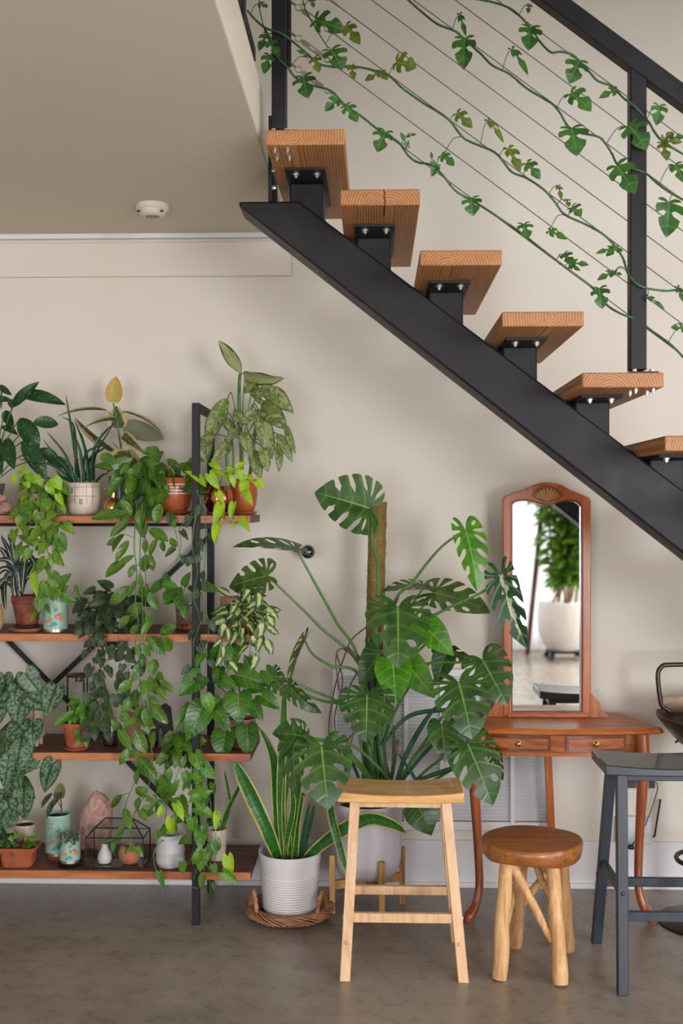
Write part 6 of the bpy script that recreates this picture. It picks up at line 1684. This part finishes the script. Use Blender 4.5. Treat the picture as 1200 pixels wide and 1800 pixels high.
SL = [([(490, 1512), (470, 1460), (440, 1395), (412, 1338)], 30, 'snake', 0), ([(490, 1510), (486, 1430), (480, 1345), (470, 1308), (454, 1278)], 20, 'snake', .8), ([(498, 1508), (494, 1400), (498, 1300), (500, 1200)], 19, 'snake', 0), ([(503, 1510), (500, 1420), (508, 1320), (515, 1260)], 13, 'snake', 0),
      ([(508, 1510), (516, 1440), (524, 1370), (520, 1310)], 15, 'snake', .3), ([(519, 1511), (520, 1450), (530, 1400), (537, 1400)], 18, 'snake', 0), ([(525, 1510), (534, 1460), (545, 1408)], 7, 'snakeg', 0), ([(530, 1510), (542, 1460), (553, 1412)], 8, 'snakeg', 0), ([(500, 1512), (505, 1470), (515, 1420), (512, 1380)], 12, 'snake', 0),
      ([(535, 1512), (570, 1480), (612, 1452), (650, 1438), (690, 1448), (714, 1464)], 27, 'snake', .3)]
for b, w, mt, tw in SL:
    lm = LM(); n_ = len(b)
    y_end = 4.36 if w != 27 else 4.28
    ribbon(lm, [W(x, y, YSn - .02 + (y_end - YSn + .02) * i / (n_ - 1) + rr.uniform(-.008, .008)) for i, (x, y) in enumerate(b)], PX(w, 4.4), 'strap', fold=.45, n=8, twist=tw)
    lm.build('leaf', G[mt], sn, solid=.0022, weld=True, angle=180)

# ============================================================ climbers along the stair cables
def V3(P, Yd=3.585): return [W(x, y, Yd) for x, y in P]
def climber(label, paths, L, LO, seed, offs=-.02):
    rr = R(seed); Yc = 3.59 + offs
    base = W(paths[0][-1][0], paths[0][-1][1], Yc)
    t = thing('climbing_vine', label, 'climbing plant', base, 'split-leaf climbers on the stair cables')
    sm = MB()
    for P in paths:
        pts = catmull([W(x, y, Yc + .012 * sin(i * 1.7)) for i, (x, y) in enumerate(P)], 5)
        sm.tube(pts, .0036 if len(P) > 4 else .0018, 8)
        for i in range(3, len(pts) - 2, 7):   # nodes
            sm.ball(pts[i], .0052, 4, (1, 1, .8))
    lm = LM(); lo = LM()
    allp = [W(x, y, Yc) for P in paths for x, y in P]
    for tgt, LL in ((lm, L), (lo, LO)):
        for q in LL:
            y0 = Yc - rr.uniform(.0, .03)
            b = W(q[0], q[1], y0)
            LP(tgt, q[:2], q[2:4], q[4], y0, 'tetra', y0 - rr.uniform(0, .02), rr.uniform(-.2, .2), rr.uniform(.1, .3), rr.uniform(.3, .7), 14, 5, rnd=rr, gap=.42, holes=.1)
            # petiole from the nearest stem point
            best = min((pp for P in SAMP[id(paths)] for pp in P), key=lambda v: (v - b).length)
            mid = best.lerp(b, .5) + Vector((0, 0, .25 * (best - b).length))
            sm.tube(catmull([best, mid, b], 5), .0014, 5)
    sm.build('stem', M_VST, t)
    if L: fin(lm, 'foliage', G['rail'], t)
    if LO: fin(lo, 'olive_leaves', G['railo'], t)
M_VST = plain('climber_stem', rgb(52, 96, 48), .45, var=.2, scale=40)
SAMP = {}
def go(label, paths, L, LO, seed, offs=-.02):
    SAMP[id(paths)] = [catmull([W(x, y, 3.59 + offs) for x, y in P], 5) for P in paths]
    climber(label, paths, L, LO, seed, offs)
go('lowest of the split-leaf climbers, running along the bottom stair cable',
   [[(463, 47), (470, 60), (487, 100), (505, 118), (520, 137), (548, 150), (582, 160), (607, 187), (633, 203), (667, 230), (700, 250), (717, 273), (733, 285), (757, 290), (777, 307), (800, 335), (825, 350), (850, 365), (880, 385), (902, 400), (925, 417), (962, 446), (1000, 475), (1040, 505), (1065, 535), (1090, 551), (1120, 563), (1150, 585), (1180, 607), (1212, 640)], [(455, 0), (457, 20), (463, 47)]],
   [(470, 60, 455, 90, 22), (471, 74, 492, 100, 24), (473, 97, 464, 131, 24), (533, 135, 541, 173, 42), (594, 175, 571, 196, 24), (608, 187, 629, 215, 28), (677, 232, 663, 268, 38), (716, 258, 703, 232, 12), (716, 240, 732, 236, 10), (768, 290, 758, 311, 16), (776, 274, 798, 292, 26), (761, 290, 757, 266, 9), (828, 349, 831, 380, 36), (920, 394, 926, 421, 30), (990, 447, 1005, 467, 26), (1003, 463, 1035, 466, 15), (1001, 468, 1020, 476, 11), (1053, 507, 1058, 543, 34), (1201, 577, 1178, 576, 18), (540, 100, 520, 88, 10)],
   [], 61)
go('second split-leaf climber from the bottom on the stair cables',
   [[(434, 18), (450, 36), (468, 50), (490, 57), (512, 71), (540, 95), (560, 112), (590, 118), (620, 117), (650, 122), (683, 133), (707, 155), (745, 182), (767, 195), (790, 212), (812, 240), (828, 250), (868, 267), (885, 285), (900, 303), (925, 313), (955, 333), (975, 355), (992, 377), (1030, 395), (1060, 412), (1080, 432), (1095, 455), (1104, 482), (1125, 503), (1165, 511), (1190, 510), (1215, 514)], [(530, -8), (537, 18), (556, 52), (576, 84)]],
   [(556, 36, 606, 56, 44), (582, 88, 601, 124, 48), (455, 6, 471, 14, 15), (1078, 436, 1046, 446, 12), (1086, 436, 1064, 451, 18), (1081, 437, 1095, 442, 9), (1077, 480, 1049, 493, 17), (1078, 480, 1093, 483, 10), (926, 287, 949, 316, 26), (1004, 365, 1021, 381, 30), (965, 406, 996, 421, 17), (780, 271, 799, 289, 14), (1190, 505, 1201, 532, 12), (1138, 522, 1168, 545, 12)],
   [(608, 46, 633, 79, 28), (552, 102, 561, 128, 24), (617, 116, 622, 141, 17), (667, 128, 641, 143, 20), (666, 128, 681, 141, 20), (697, 110, 732, 119, 42), (803, 200, 830, 225, 26), (858, 212, 885, 252, 16), (893, 262, 914, 303, 28), (981, 327, 986, 352, 12), (994, 351, 1000, 364, 14), (547, 0, 551, 14, 12)], 62, -.025)
go('split-leaf climber crossing the middle of the railing, third from the bottom',
   [[(715, -2), (740, 20), (768, 42), (800, 55), (815, 68), (845, 95), (865, 115), (895, 130), (925, 155), (955, 173), (972, 184), (985, 200), (998, 222), (1018, 233), (1050, 240), (1062, 250), (1075, 270), (1086, 290), (1110, 296), (1135, 305), (1150, 318), (1172, 335), (1205, 354)]],
   [(808, 26, 819, 65, 12), (816, 69, 815, 123, 42), (900, 87, 928, 133, 17), (1003, 165, 1039, 196, 44), (1004, 226, 1013, 275, 52), (1105, 222, 1136, 264, 54), (1084, 292, 1116, 341, 50), (1175, 356, 1170, 418, 52), (1186, 290, 1202, 322, 34)], [], 63, -.03)
go('uppermost split-leaf climber, just under the handrail',
   [[(835, -2), (870, 5), (898, 16), (920, 35), (940, 60), (950, 75), (968, 92), (985, 91), (1005, 96), (1020, 110), (1037, 128), (1050, 142), (1075, 152), (1095, 172), (1115, 187), (1140, 215), (1150, 232), (1165, 250), (1185, 262), (1205, 274)]],
   [(932, 49, 928, 89, 42), (1017, 107, 1000, 147, 42), (1083, 158, 1052, 173, 18), (1158, 186, 1153, 221, 30), (930, 8, 927, 24, 12), (1178, 245, 1202, 240, 18)],
   [(1164, 250, 1199, 250, 18), (1164, 252, 1172, 283, 26), (1164, 248, 1183, 232, 18)], 64, -.02)
